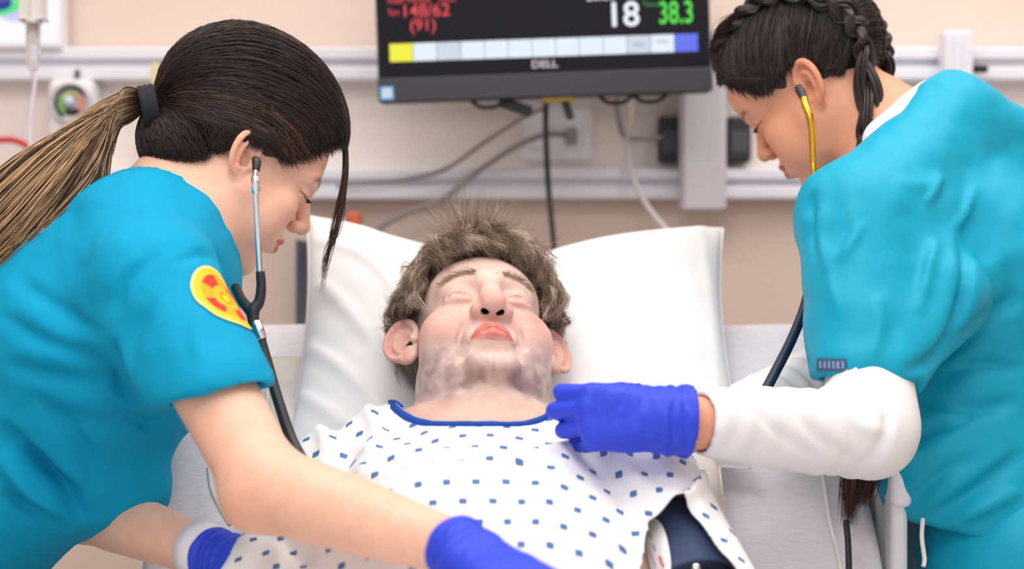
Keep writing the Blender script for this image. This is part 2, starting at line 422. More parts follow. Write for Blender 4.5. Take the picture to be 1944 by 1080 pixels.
def skin_female(p, base, lipc):
    """p local head coordinates -> linear colour"""
    c = np.tile(np.array(base), (len(p), 1))
    ax = np.abs(p[:, 0])
    def mix(m, col): 
        nonlocal c; c = c*(1-m[:, None])+np.array(col)*m[:, None]
    blush = np.exp(-(((ax-0.042)/0.024)**2+((p[:, 2]+0.018)/0.022)**2))*(p[:, 1] > 0.02)
    mix(0.40*blush, (base[0]*0.98, base[1]*0.68, base[2]*0.62))
    nosem = np.exp(-((p[:, 0]/0.014)**2+((p[:, 2]+0.016)/0.014)**2))*(p[:, 1] > 0.088); mix(0.25*nosem, (base[0]*0.95, base[1]*0.66, base[2]*0.6))
    # lips
    t = np.clip(ax/0.0215, 0, 1); up = -0.0420-0.006*t*t; lo = -0.0630+0.011*t*t
    lip = sm(0.001, -0.001, p[:, 2]-up)*sm(-0.001, 0.001, p[:, 2]-lo)*(ax < 0.0222)*(p[:, 1] > 0.07); mix(0.85*lip, lipc)
    # eyelid line, brows
    ez = p[:, 2]-(0.0078+0.9*(ax-0.031)**2/0.02*0.25); eye = np.exp(-(ez/0.0016)**2)*(ax > 0.017)*(ax < 0.0455)*(p[:, 1] > 0.06); mix(0.85*eye, (0.02, 0.012, 0.01))
    lid = np.exp(-(((ax-0.031)/0.016)**2+((p[:, 2]-0.014)/0.008)**2))*(p[:, 1] > 0.06); mix(0.3*lid, (base[0]*0.62, base[1]*0.45, base[2]*0.42))
    bz = p[:, 2]-(0.0345+0.10*(ax-0.012)-2.6*(np.maximum(ax-0.03, 0))**2*6); brow = np.exp(-(bz/0.0036)**2)*sm(0.010, 0.016, ax)*sm(0.054, 0.044, ax)*(p[:, 1] > 0.05)
    mix(0.8*brow, (0.03, 0.018, 0.014))
    er = sm(0.070, 0.078, ax)*(p[:, 1] < 0.03)*(p[:, 2] > -0.045)*(p[:, 2] < 0.05); mix(0.4*er, (base[0]*1.0, base[1]*0.66, base[2]*0.58))
    return np.clip(c, 0, 1)

# ------------------------------------------------------------------ patient manikin
HO = P(911, 675, 2.05)
_yaw, _pit, _rol = math.radians(12), math.radians(47), math.radians(-6)
def head_frame(o, yaw_dir, pitch, roll):
    """yaw_dir = horizontal facing (x,y); pitch>0 looks up; roll about the facing axis"""
    h = unit([yaw_dir[0], yaw_dir[1], 0]); z = np.array([0, 0, 1.0])
    f = h*math.cos(pitch)+z*math.sin(pitch); u = z*math.cos(pitch)-h*math.sin(pitch); x = np.cross(f, u)
    x2 = x*math.cos(roll)+u*math.sin(roll); u2 = u*math.cos(roll)-x*math.sin(roll)
    return Fr(o, x2, f, u2)
PH = head_frame(HO, (math.sin(_yaw), -math.cos(_yaw)), _pit, -_rol)
NB = np.array([-0.036, 1.92, 1.018])
PT = Fr(NB, (1, 0, 0), (0, 0.766, 0.643), (0, -0.643, 0.766))     # torso frame: u across, v towards the head, h out of the chest

patient = empty('patient_manikin', (NB[0], 1.45, 0.70), 'lifelike patient manikin with tousled light brown hair reclining in the hospital bed', 'manikin')

def build_patient_body():
    F = PH; o = HO
    fx = rng_ax((-0.46, o[0]-0.125, 0.006), (o[0]-0.125, o[0]+0.125, 0.0017), (o[0]+0.125, 0.42, 0.006))
    fy = rng_ax((1.30, o[1]-0.17, 0.007), (o[1]-0.17, o[1]+0.02, 0.0017), (o[1]+0.02, o[1]+0.19, 0.004))
    fz = rng_ax((0.62, o[2]-0.09, 0.006), (o[2]-0.09, o[2]+0.12, 0.0017), (o[2]+0.12, o[2]+0.2, 0.004))
    g = Grid(fx, fy, fz)
    # torso, shoulders, arms (under the gown)
    T = PT
    g.ell((0, -0.22, -0.035), (0.19, 0.21, 0.13), 0.04, 'u', T)
    g.ell((0, -0.44, -0.03), (0.20, 0.18, 0.15), 0.05, 'u', T)
    g.chain([(-0.06, 0.0, -0.01), (-0.17, -0.06, -0.03)], [0.055, 0.055], 0.05, 'u', T)
    g.chain([(0.06, 0.0, -0.01), (0.17, -0.06, -0.03)], [0.055, 0.055], 0.05, 'u', T)
    g.chain([(0.178, -0.07, -0.02), (0.216, -0.24, -0.005), (0.232, -0.36, -0.01)], [0.052, 0.043, 0.038], 0.03, 'u', T)
    g.chain([(-0.178, -0.07, -0.02), (-0.226, -0.24, -0.02), (-0.24, -0.36, -0.03)], [0.052, 0.043, 0.038], 0.03, 'u', T)
    # neck
    nk = PT.w((0.0, -0.02, -0.02))
    g.chain([F.w((0, -0.040, -0.045)), nk], [0.070, 0.076], 0.03, 'u')
    # skull and face masses
    g.ell((0, -0.015, 0.050), (0.076, 0.097, 0.083), 0.02, 'u', F)
    g.ell((0, 0.040, 0.050), (0.065, 0.050, 0.055), 0.02, 'u', F)
    g.ell((0, 0.030, -0.020), (0.070, 0.058, 0.064), 0.02, 'u', F)
    g.ell((0, 0.050, -0.090), (0.052, 0.038, 0.027), 0.022, 'u', F)
    g.ell((0, 0.010, -0.120), (0.060, 0.048, 0.032), 0.025, 'u', F)
    g.ell((0, 0.070, -0.052), (0.036, 0.024, 0.030), 0.02, 'u', F)
    for s in (1, -1):
        g.ell((s*0.046, 0.050, -0.028), (0.032, 0.033, 0.036), 0.022, 'u', F)
        g.ell((s*0.046, 0.020, -0.074), (0.033, 0.040, 0.036), 0.025, 'u', F)
        g.chain([(s*0.010, 0.087, 0.040), (s*0.046, 0.068, 0.036)], [0.011, 0.010], 0.014, 'u', F)
        g.ell((s*0.0138, 0.0832, -0.0980), (0.0172, 0.0150, 0.0132), 0.011, 'u', F)
        g.ell((s*0.034, 0.100, 0.016), (0.019, 0.014, 0.011), 0.012, 's', F)
        # bulging lids over a yellowish eye, lower lid roll
        g.ell((s*0.034, 0.0745, 0.0155), (0.0165, 0.0140, 0.0135), 0.008, 'u', F)
        g.ell((s*0.034, 0.0898, 0.0105), (0.0128, 0.0050, 0.0042), 0.0015, 's', F)
        g.ell((s*0.034, 0.0735, 0.0120), (0.0150, 0.0128, 0.0122), 0.0008, 'u', F)
        g.chain([(s*0.0185, 0.082, 0.0085), (s*0.026, 0.0868, 0.0050), (s*0.036, 0.0870, 0.0042), (s*0.050, 0.077, 0.008)], [0.0012, 0.0020, 0.0020, 0.0012], 0.007, 'u', F)
        # nasolabial fold, mouth-corner pouch
        g.chain([(s*0.0240, 0.093, -0.026), (s*0.033, 0.084, -0.044), (s*0.037, 0.078, -0.060)], 0.0016, 0.009, 's', F)
        g.chain([(s*0.030, 0.0865, -0.068), (s*0.034, 0.079, -0.082)], 0.0018, 0.010, 's', F)
    g.chain([(0, 0.1005, -0.090), (0, 0.0985, -0.108)], 0.0014, 0.006, 's', F)
    # nose
    g.chain([(0, 0.089, 0.030), (0, 0.100, 0.002), (0, 0.105, -0.016)], [0.0100, 0.0130, 0.0150], 0.012, 'u', F)
    g.chain([(0, 0.1085, -0.0225)]*2, 0.0152, 0.006, 'u', F)
    for s in (1, -1):
        g.ell((s*0.0162, 0.0975, -0.0255), (0.0096, 0.0112, 0.0100), 0.006, 'u', F)
        g.chain([(s*0.0088, 0.1050, -0.0405), (s*0.0080, 0.1030, -0.0235)], [0.0050, 0.0042], 0.0015, 's', F)
    # philtrum, lips (corners pulled down)
    g.chain([(0, 0.0985, -0.0385), (0, 0.099, -0.0440)], 0.0010, 0.004, 's', F)
    for s in (1, -1):
        g.chain([(s*0.0245, 0.0850, -0.0620), (s*0.0155, 0.0940, -0.0550), (s*0.006, 0.0985, -0.0500), (0, 0.0990, -0.0510)], [0.0022, 0.0042, 0.0050, 0.0046], 0.0030, 'u', F)
        g.chain([(s*0.0235, 0.0850, -0.0640), (s*0.012, 0.0950, -0.0615), (0, 0.0975, -0.0605)], [0.0020, 0.0050, 0.0058], 0.0030, 'u', F)
        g.chain([(s*0.0255, 0.0895, -0.0628), (s*0.013, 0.1000, -0.0577), (0, 0.1065, -0.0556)], 0.0013, 0.0025, 's', F)
    g.chain([(-0.018, 0.090, -0.0785), (0.018, 0.090, -0.0785)], 0.0045, 0.010, 's', F)
    for s in (1, -1): ear(g, F, s, (0.079, 0.012, 0.013), 0.074, 0.044, math.radians(48), 0.006, 1.15)
    # neck crease
    V, Q = g.mesh(); p = F.inv(V); ax = np.abs(p[:, 0])
    face = (p[:, 2] > -0.2)
    base = np.array(srgb(228, 196, 182)); c = np.tile(base, (len(V), 1))
    def mix(m, col):
        nonlocal c; m = np.clip(m, 0, 1)[:, None]; c = c*(1-m)+np.array(col)*m
    n1 = fbm(p*38, 3); n2 = fbm(p*90+7, 3); n3 = fbm(p*300+3, 2)
    cheek = np.exp(-(((ax-0.050)/0.026)**2+((p[:, 2]+0.024)/0.026)**2))*(p[:, 1] > 0.01); mix(cheek*(0.62+0.45*n1), srgb(228, 130, 116))
    nz = np.exp(-((p[:, 0]/0.022)**2+((p[:, 2]+0.027)/0.013)**2))*(p[:, 1] > 0.085); mix(nz*(0.62+0.2*n1), srgb(226, 138, 126))
    side = sm(0.058, 0.085, ax)*sm(-0.05, 0.02, p[:, 2])*(p[:, 1] < 0.07); mix(0.0*side, base)
    ce = np.exp(-(((ax-0.034)/0.022)**2+((p[:, 2]-0.017)/0.012)**2))*(p[:, 1] > 0.05); mix(0.5*ce, srgb(214, 158, 152))
    bz_ = p[:, 2]-(0.041+0.010*np.sin((ax-0.012)/0.042*2.4)-0.010*(ax-0.012)/0.042); mix(0.55*np.exp(-(bz_/0.0045)**2)*sm(0.010, 0.016, ax)*sm(0.058, 0.05, ax)*(p[:, 1] > 0.05)*np.clip(0.8+0.5*n2, 0, 1), srgb(160, 124, 106)); mix(0.35*np.exp(-((p[:, 2]-0.028-0.003)/0.007)**2)*np.exp(-((ax-0.03)/0.018)**2)*(p[:, 1] > 0.05)*np.clip(0.6+n1, 0, 1), srgb(196, 160, 160))
    # grey beard shadow, patchy (pigment of the mask)
    lj = sm(-0.036, -0.075, p[:, 2])*sm(-0.17, -0.11, p[:, 2]); must = np.exp(-(((ax-0.012)/0.022)**2+((p[:, 2]+0.042)/0.0075)**2))*(p[:, 1] > 0.07)
    patch = sm(0.012, 0.040, ax)*lj; bm_ = patch*np.clip(0.55+0.6*n1+0.30*n2, 0, 1)
    mix(0.80*bm_, srgb(126, 110, 116)); mix(must*np.clip(0.40+0.35*n2, 0, 1), srgb(150, 136, 142)); mix(0.22*lj*np.clip(0.5+n2, 0, 1), srgb(160, 146, 148))
    ch = np.exp(-(((ax-0.030)/0.012)**2+((p[:, 2]+0.1125)/0.005)**2))*(p[:, 1] > 0.03)+0.55*np.exp(-((p[:, 2]+0.1155+0.003*np.cos(ax*240))/0.003)**2)*(ax < 0.036)*(p[:, 1] > 0.04)*np.clip(0.6+n2, 0, 1)+0.5*np.exp(-(p[:, 0]/0.0016)**2)*(p[:, 2] < -0.092)*(p[:, 2] > -0.110)*(p[:, 1] > 0.05); mix(ch*0.75, srgb(110, 98, 106))  # mask pigment plus painted crease shade under the chin pads and in the cleft
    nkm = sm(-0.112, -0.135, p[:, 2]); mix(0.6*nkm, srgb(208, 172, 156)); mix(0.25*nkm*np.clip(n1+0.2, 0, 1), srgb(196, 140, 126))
    # ears redder
    er = sm(0.080, 0.092, ax)*(p[:, 2] > -0.06)*(p[:, 2] < 0.05); mix(0.5*er, srgb(228, 152, 136))
    # lips
    t = np.clip(ax/0.025, 0, 1); up = -0.0446-0.0020*np.exp(-(ax/0.004)**2)-0.0160*t**1.7; lo = -0.0668+0.0018*t
    lip = sm(0.0012, -0.0008, p[:, 2]-up)*sm(-0.001, 0.001, p[:, 2]-lo)*sm(0.0258, 0.0242, ax)*(p[:, 1] > 0.075); mix(lip*(0.82+0.18*n3), srgb(220, 112, 98))
    rim_ = np.exp(-((p[:, 2]-up-0.002)/0.0016)**2)*(ax < 0.024)*(p[:, 1] > 0.075)*(1-lip); mix(0.5*rim_, srgb(240, 220, 214))
    ml = np.exp(-((p[:, 2]-(-0.0556-0.0075*t**1.5))/0.0009)**2)*(ax < 0.025)*(p[:, 1] > 0.075)*(p[:, 1] < 0.1035); mix(0.8*ml, srgb(130, 40, 40))
    # eye slits
    for s in (1, -1):
        q = (p-np.array([s*0.034, 0.0735, 0.0120]))/np.array([0.0150, 0.0128, 0.0122]); rr = np.abs(np.linalg.norm(q, axis=1)-1)
        inslit = (((p[:, 0]-s*0.034)/0.0126)**2+((p[:, 2]-0.0105)/0.0044)**2 < 1)&(rr < 0.05)&(p[:, 1] > 0.07)
        mix(inslit*0.95, srgb(214, 176, 124))
        e = ((p[:, 0]-s*0.034)/0.0130)**2+((p[:, 2]-0.0105)/0.0046)**2
        mix(0.75*np.exp(-((e-1.05)/0.16)**2)*(p[:, 2] > 0.0105)*(p[:, 1] > 0.075), srgb(120, 58, 50)); mix(0.45*np.exp(-((e-1.1)/0.25)**2)*(p[:, 2] <= 0.0105)*(p[:, 1] > 0.075), srgb(206, 120, 110))
    # nostril tubes
    nt = (np.hypot(ax-0.0085, p[:, 1]-0.1042) < 0.0054)&(p[:, 2] > -0.0350)&(p[:, 2] < -0.017)&(p[:, 1] < 0.1105); mix(nt*0.97, (0.006, 0.005, 0.005))
    rimn = (np.abs(np.hypot((ax-0.0088)/0.0046, (p[:, 1]-0.1047)/0.0046)-1.2) < 0.2)&(p[:, 2] < -0.0325)&(p[:, 2] > -0.041)&(p[:, 1] > 0.09); mix(rimn*0.5, srgb(236, 206, 160))
    for mx_, mz_ in ((0.010, 0.050), (-0.009, 0.0395), (0.055, -0.018), (-0.040, -0.004), (-0.062, -0.135)):
        mix(0.8*np.exp(-(((p[:, 0]-mx_)/0.0013)**2+((p[:, 2]-mz_)/0.0013)**2))*(p[:, 1] > 0.0), srgb(140, 62, 50))
    mix(0.10*(n2 > 0.35), srgb(220, 150, 140))
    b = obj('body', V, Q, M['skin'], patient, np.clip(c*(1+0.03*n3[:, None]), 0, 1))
    return V, Q
pbV, pbQ = build_patient_body()

def hair_points_to_tubes(paths, r0, cols, sides=3):
    N, Mn, _ = paths.shape; t = np.linspace(0, 1, Mn)
    rad = r0[:, None]*(np.clip((1-t)/0.35, 0.12, 1)*np.clip(t/0.12+0.15, 0.15, 1))[None, :]
    return tubes(paths, rad, sides, cols)

def build_patient_hair():
    F = PH; rg = np.random.default_rng(11)
    # scalp cap that closes the hair
    o = HO
    g = Grid(np.arange(o[0]-0.13, o[0]+0.13, 0.003), np.arange(o[1]-0.16, o[1]+0.19, 0.003), np.arange(o[2]-0.12, o[2]+0.21, 0.003))
    g.ell((0, -0.015, 0.055), (0.085, 0.106, 0.097), 0.0, 'u', F)
    # hairline: cut away the face and the neck
    g.half(F.w((0, 0.046, 0.075)), F.M[1]*0.82-F.M[2]*0.57, 0.02)
    g.half(F.w((0, 0.0, 0.050)), F.M[1]*0.62-F.M[2]*0.785, 0.02)
    V, Q = g.mesh(); p = F.inv(V); n = fbm(p*np.array([150, 40, 60]), 2)
    cap = (V, Q, np.array(srgb(112, 92, 76))*(1+0.25*n[:, None]))
    c0 = np.array([0, -0.015, 0.055]); r0 = np.array([0.085, 0.106, 0.097])
    onE = lambda d, off: c0+d*(r0+off)
    # clumps: root on the scalp, swept from the crown-front parting to both sides and over the brow
    paths = []; cols = []; rad = []
    def clump(d0, d1, lift, length_pts, n, spread, curl, col):
        """d0,d1 unit directions (ellipsoid) root -> tip"""
        t = np.linspace(0, 1, length_pts); ear_z = rg.uniform(-0.04, 0.10)
        ph = rg.uniform(0, 6.28); kx = rg.normal(0, 1, 3); ky = rg.normal(0, 1, 3)
        for i in range(n):
            a = d0+rg.normal(0, spread*0.9, 3); b = d1+rg.normal(0, spread*0.55, 3)
            d = a[None]*(1-t[:, None])+b[None]*t[:, None]; d /= np.linalg.norm(d, axis=1)[:, None]
            em = (np.abs(d[:, 0]) > 0.6)&(d[:, 1] > -0.22)&(d[:, 1] < 0.50); d[:, 2] = np.where(em, np.maximum(d[:, 2], 0.02+0.1*np.abs(a[0]*0)+ear_z), d[:, 2]); d /= np.linalg.norm(d, axis=1)[:, None]
            off = lift*np.sin(np.pi*np.clip(t*0.8+0.05, 0, 1))+0.003+rg.uniform(0, 0.005)
            pts = onE(d, off[:, None])
            w = curl*t[:, None]*(np.sin(t[:, None]*6+ph)*kx+np.cos(t[:, None]*7.5+ph)*ky)+rg.normal(0, 0.0010, (1, 3))*t[:, None]
            paths.append(pts+w*rg.uniform(0.8, 1.2)+rg.normal(0, 0.0016, 3)*t[:, None]**2+(rg.random() < 0.05)*rg.normal(0, 0.007, 3)*t[:, None]**2); rad.append(rg.uniform(0.00017, 0.00030)); cols.append(np.array(col)*rg.uniform(0.75, 1.2))
    tones = [srgb(134, 110, 92), srgb(166, 142, 122), srgb(198, 176, 156), srgb(104, 84, 70), srgb(216, 198, 180)]
    def dirn(x, y, z): return unit(np.array([x, y, z])/r0)
    # sides and top: roots over the scalp, hair falls towards temple, ear, brow
    for k in range(620):
        x = rg.uniform(-1, 1); top = 1-abs(x)
        y = rg.uniform(-0.5, 0.75); z = math.sqrt(max(0.02, 1-x*x*0.9))*rg.uniform(0.35, 1.0)
        d0 = unit([x*0.95, y, z])
        if d0[1] > 0.62 and d0[2] < 0.55: continue
        s = 1 if x > 0 else -1
        # falls outwards and forwards/down
        d1 = unit(d0+np.array([s*(0.30+0.25*rg.random()), 0.30+0.15*rg.normal(), -0.42-0.3*abs(x)]))
        if d1[1] > 0.50 and abs(d1[0]) < 0.72 and d1[2] < 0.34: d1 = unit([d1[0]*1.2, d1[1], 0.34+0.12*rg.random()])
        if d1[2] < -0.30: d1 = unit([d1[0], d1[1], -0.30+0.2*rg.random()])
        if d1[1] > 0.50 and abs(d1[0]) > 0.60 and d1[2] < 0.30: d1 = unit([d1[0], 0.46, d1[2]])
        clump(d0, d1, rg.uniform(0.003, 0.020), 9, 20, 0.05, 0.0065, tones[rg.integers(0, 5)])
    # fringe lying across the forehead
    for k in range(210):
        x = rg.uniform(-0.85, 0.85); d0 = unit([x*0.7+0.15, 0.48+0.2*rg.random(), 0.85])
        d1 = unit([x*1.05-0.28-0.25*rg.random(), 0.86+0.08*rg.random(), 0.27+0.17*rg.random()-0.18*abs(x)])
        clump(d0, d1, rg.uniform(0.006, 0.022), 10, 18, 0.06, 0.0075, tones[rg.integers(0, 4)])
    # sideburn tufts down in front of and behind the ears
    for k in range(180):
        s = 1 if k % 2 else -1
        d0 = unit([s*0.88, rg.uniform(-0.3, 0.58), rg.uniform(0.2, 0.5)]); d1 = unit([s*0.95, d0[1]*0.9+rg.uniform(-0.2, 0.06), rg.uniform(-0.50, -0.10)])
        clump(d0, d1, rg.uniform(0.002, 0.010), 8, 14, 0.05, 0.006, tones[rg.integers(0, 5)])
    # standing tuft at the crown
    up = F.inv(F.o+np.array([0, 0, 1.0]))
    for k in range(110):
        d0 = unit([rg.normal(-0.10, 0.20), 0.42+rg.normal(0, 0.16), 0.88]); base = onE(d0, 0.0); t = np.linspace(0, 1, 8)[:, None]
        lean = np.array([rg.normal(-0.05, 0.5), rg.normal(0.30, 0.3), 0.9]); ln = rg.uniform(0.030, 0.072)
        for i in range(30):
            l2 = unit(lean+rg.normal(0, 0.13, 3)); bend = rg.normal(0, 0.014, 3)
            paths2 = base+rg.normal(0, 0.004, 3)+l2*ln*t+bend*t**2
            idx = np.linspace(0, 7, 9); pp = np.stack([np.interp(idx, np.arange(8), paths2[:, j]) for j in range(3)], 1)
            paths.append(pp); rad.append(rg.uniform(0.00018, 0.00032)); cols.append(np.array(tones[rg.integers(0, 5)])*rg.uniform(0.85, 1.2))
    L = [p for p in paths]; A9 = [i for i, p in enumerate(L) if len(p) == 9]; parts = [cap]
    for m in sorted(set(len(p) for p in L)):
        ii = [i for i, p in enumerate(L) if len(p) == m]
        v, q, cc = hair_points_to_tubes(F.w(np.array([L[i] for i in ii])), np.array([rad[i] for i in ii]), np.array([cols[i] for i in ii])); parts.append((v, q, cc))
    V, Q, C = merge(parts); obj('hair', V, Q, M['greyhair'], patient, np.clip(C, 0, 1))
    # eyebrows
    for s in (1, -1):
        bp = []; bc = []
        for i in range(240):
            t = rg.random(); x = 0.012+0.042*t; zz = 0.040+0.010*math.sin(t*2.4)-0.010*t+rg.normal(0, 0.0030); y = 0.094-0.020*t**1.6
            ln = rg.uniform(0.006, 0.011); a = rg.normal(0.35, 0.35); q = np.linspace(0, 1, 4)[:, None]
            b = np.array([s*x, y+0.003, zz]); bp.append(b+q*ln*np.array([s*math.cos(a), 0.05-0.35*t, math.sin(a)])+q**2*np.array([0, 0.0, -0.002])); bc.append(np.array(srgb(156, 130, 112))*rg.uniform(0.7, 1.2))
        V, Q, C = hair_points_to_tubes(F.w(np.array(bp)), np.full(len(bp), 0.00016), np.array(bc)); obj('eyebrow', V, Q, M['greyhair'], patient, C)['kind'] = 'stuff'
build_patient_hair()

# ---- gown: a sheet over chest, shoulders and arms
def gown():
    st = 0.003; u = np.arange(-0.36, 0.37, st); v = np.arange(-0.52, 0.075, st); U, W = np.meshgrid(u, v, indexing='ij')
    H = np.full(U.shape, -0.15)
    def e(c, r):
        nonlocal H; k = 1-((U-c[0])/r[0])**2-((W-c[1])/r[1])**2; h = np.where(k > 0, c[2]+r[2]*np.sqrt(np.maximum(k, 0)), -1); H = np.maximum(H, h)
    def c(a, b, r0, r1):
        nonlocal H; a = np.array(a); b = np.array(b); d = (b-a)[:2]; t = np.clip(((U-a[0])*d[0]+(W-a[1])*d[1])/(d@d), 0, 1)
        dd = np.hypot(U-a[0]-t*d[0], W-a[1]-t*d[1]); r = r0+(r1-r0)*t; hc = a[2]+(b[2]-a[2])*t
        H = np.maximum(H, np.where(dd < r, hc+np.sqrt(np.maximum(r*r-dd*dd, 0)), -1))
    e((0, -0.22, -0.03), (0.21, 0.25, 0.155)); e((0, -0.45, -0.03), (0.22, 0.22, 0.18))
    c((0.05, 0.012, 0.0), (0.17, -0.05, -0.01), 0.06, 0.062); c((-0.05, 0.012, 0.0), (-0.165, -0.045, -0.015), 0.06, 0.06)
    c((0.182, -0.07, -0.004), (0.226, -0.24, 0.010), 0.068, 0.070); c((0.222, -0.24, 0.012), (0.24, -0.4, 0.0), 0.068, 0.05)
    c((-0.178, -0.07, -0.025), (-0.23, -0.24, -0.02), 0.062, 0.060); c((-0.23, -0.24, -0.02), (-0.25, -0.4, -0.03), 0.060, 0.05)
    H0 = H.copy()
    for i in range(260):
        B = H.copy(); B[1:-1, 1:-1] = (H[:-2, 1:-1]+H[2:, 1:-1]+H[1:-1, :-2]+H[1:-1, 2:])/4; H = np.maximum(H0, B) if i < 245 else B
    # cloth pulled up by the gloved hand over the left shoulder
    H += 0.022*np.exp(-(((U-0.145)/0.05)**2+((W+0.02)/0.05)**2))
    X = NB[0]+U; Y = NB[1]+0.766*W-0.643*H; Z = NB[2]+0.643*W+0.766*H
    px, py = 972+X*FPX/Y, 540-(Z-CAMZ)*FPX/Y
    def fold(pts, amp, w, skew=0.0):
        nonlocal H
        q = catmull(pts, 10); best = np.full(U.shape, 1e9); sg = np.zeros(U.shape)
        for a, b in zip(q[:-1], q[1:]):
            d = b-a; l = d@d+1e-9; t = np.clip(((px-a[0])*d[0]+(py-a[1])*d[1])/l, 0, 1)
            dx = px-a[0]-t*d[0]; dy = py-a[1]-t*d[1]; ds = np.hypot(dx, dy); s = np.sign(d[0]*dy-d[1]*dx); m = ds < best
            best = np.where(m, ds, best); sg = np.where(m, s, sg)
        ends = 1.0; x = best*sg/w
        H = H+1.7*amp*np.exp(-(x**2))*(1+skew*x)
    fold([(690, 905), (800, 893), (960, 868), (1110, 838)], 0.0045, 13, 0.9)
    fold([(700, 872), (840, 862), (1000, 836), (1120, 800)], 0.003, 16, -0.8)
    fold([(735, 800), (830, 838), (960, 834), (1130, 806)], -0.003, 12, 0.5)
    fold([(1120, 850), (1180, 930), (1205, 1000), (1190, 1080)], -0.005, 24, 0.5)
    fold([(1160, 850), (1235, 925), (1290, 945)], 0.004, 18, 0.4)
    fold([(1300, 950), (1335, 905), (1352, 865)], 0.006, 12, 0.9)
    fold([(690, 750), (720, 830), (690, 900)], 0.006, 18, 0.8)
    fold([(640, 790), (665, 850), (640, 920)], -0.005, 16, 0.6)
    fold([(600, 805), (625, 860), (600, 930)], 0.005, 14, 0.6)
    fold([(440, 980), (520, 1000), (580, 1050)], -0.006, 20, 0.5); fold([(1050, 770), (1100, 770), (1140, 775)], 0.004, 12, 0.6)
    fold([(1080, 880), (1040, 970), (1050, 1080)], 0.002, 30, 0.6)
    H = H+0.0016*fbm(np.stack([U.ravel()*14, W.ravel()*14, U.ravel()*0], 1), 3).reshape(U.shape)+0.004*(np.abs(U) > 0.17)*fbm(np.stack([U.ravel()*40, W.ravel()*10, U.ravel()*0], 1), 2).reshape(U.shape)
    # outline: R>0 is cut away
    R = -np.ones(U.shape)*0.05
    neck = 1-np.sqrt((U/0.113)**2+((W-0.088)/0.138)**2); R = np.maximum(R, neck*0.10)
    arch = np.minimum(np.minimum(-(W+0.142+np.where(U < 0.209, 1.0, 1.9)*np.abs(U-0.209)), U-(0.174+0.19*(W+0.18))), 0.05); R = np.maximum(R, arch)
    archl = np.minimum(np.minimum(-(W+0.26+np.where(U > -0.235, 1.3, 0.6)*np.abs(U+0.235)), -(U+0.175)), 0.05); R = np.maximum(R, archl)
    R = np.maximum(R, np.where(U > 0, U-0.274-0.15*np.maximum(-(W+0.10), 0), -U-0.262-0.22*np.maximum(-(W+0.12), 0))); R = np.maximum(R, W-0.066)
    gx, gy = np.gradient(R, st); gl = np.sqrt(gx*gx+gy*gy)+1e-9
    R = R/np.maximum(gl, 0.4); gl = np.maximum(gl, 0.4)*0+1.0; gx2, gy2 = np.gradient(R, st); g2 = np.sqrt(gx2**2+gy2**2)+1e-6; gx, gy = gx2/g2, gy2/g2; m = np.abs(R) < st*0.75; U2 = np.where(m, U-gx/gl*R/np.maximum(gl, .5), U); W2 = np.where(m, W-gy/gl*R/np.maximum(gl, .5), W)
    ok = R < st*0.75
    # hem stands off a little
    n, k = U.shape; idx = np.arange(n*k).reshape(n, k)
    Q = np.stack([idx[:-1, :-1], idx[1:, :-1], idx[1:, 1:], idx[:-1, 1:]], -1).reshape(-1, 4)
    Q = Q[ok.ravel()[Q].all(1)]
    L = np.stack([U2, W2, H], -1).reshape(-1, 3); used = np.unique(Q); re = -np.ones(n*k, int); re[used] = np.arange(len(used)); Q = re[Q]; L = L[used]
    nz = fbm(L*np.array([9, 9, 0]), 2); fl = L[:, :2]+0.004*np.stack([nz, fbm(L*np.array([9, 9, 0])+5, 2)], 1)
    # arc-length stretch so that the print keeps its size on steep parts
    V = PT.w(L)
    gm = mat('gown_print', (0.88, 0.865, 0.87), rough=0.9, spec=0.1, bump=(700, 0.15)); gown_print(gm)
    o = obj('gown', V, Q, gm, patient, None, fl)
    md = o.modifiers.new('cloth', 'SOLIDIFY'); md.thickness = 0.0016; md.offset = -1
    interp = lambda uu, vv: H[np.clip(np.round((uu-u[0])/st).astype(int), 0, len(u)-1), np.clip(np.round((vv-v[0])/st).astype(int), 0, len(v)-1)]
    return o, interp
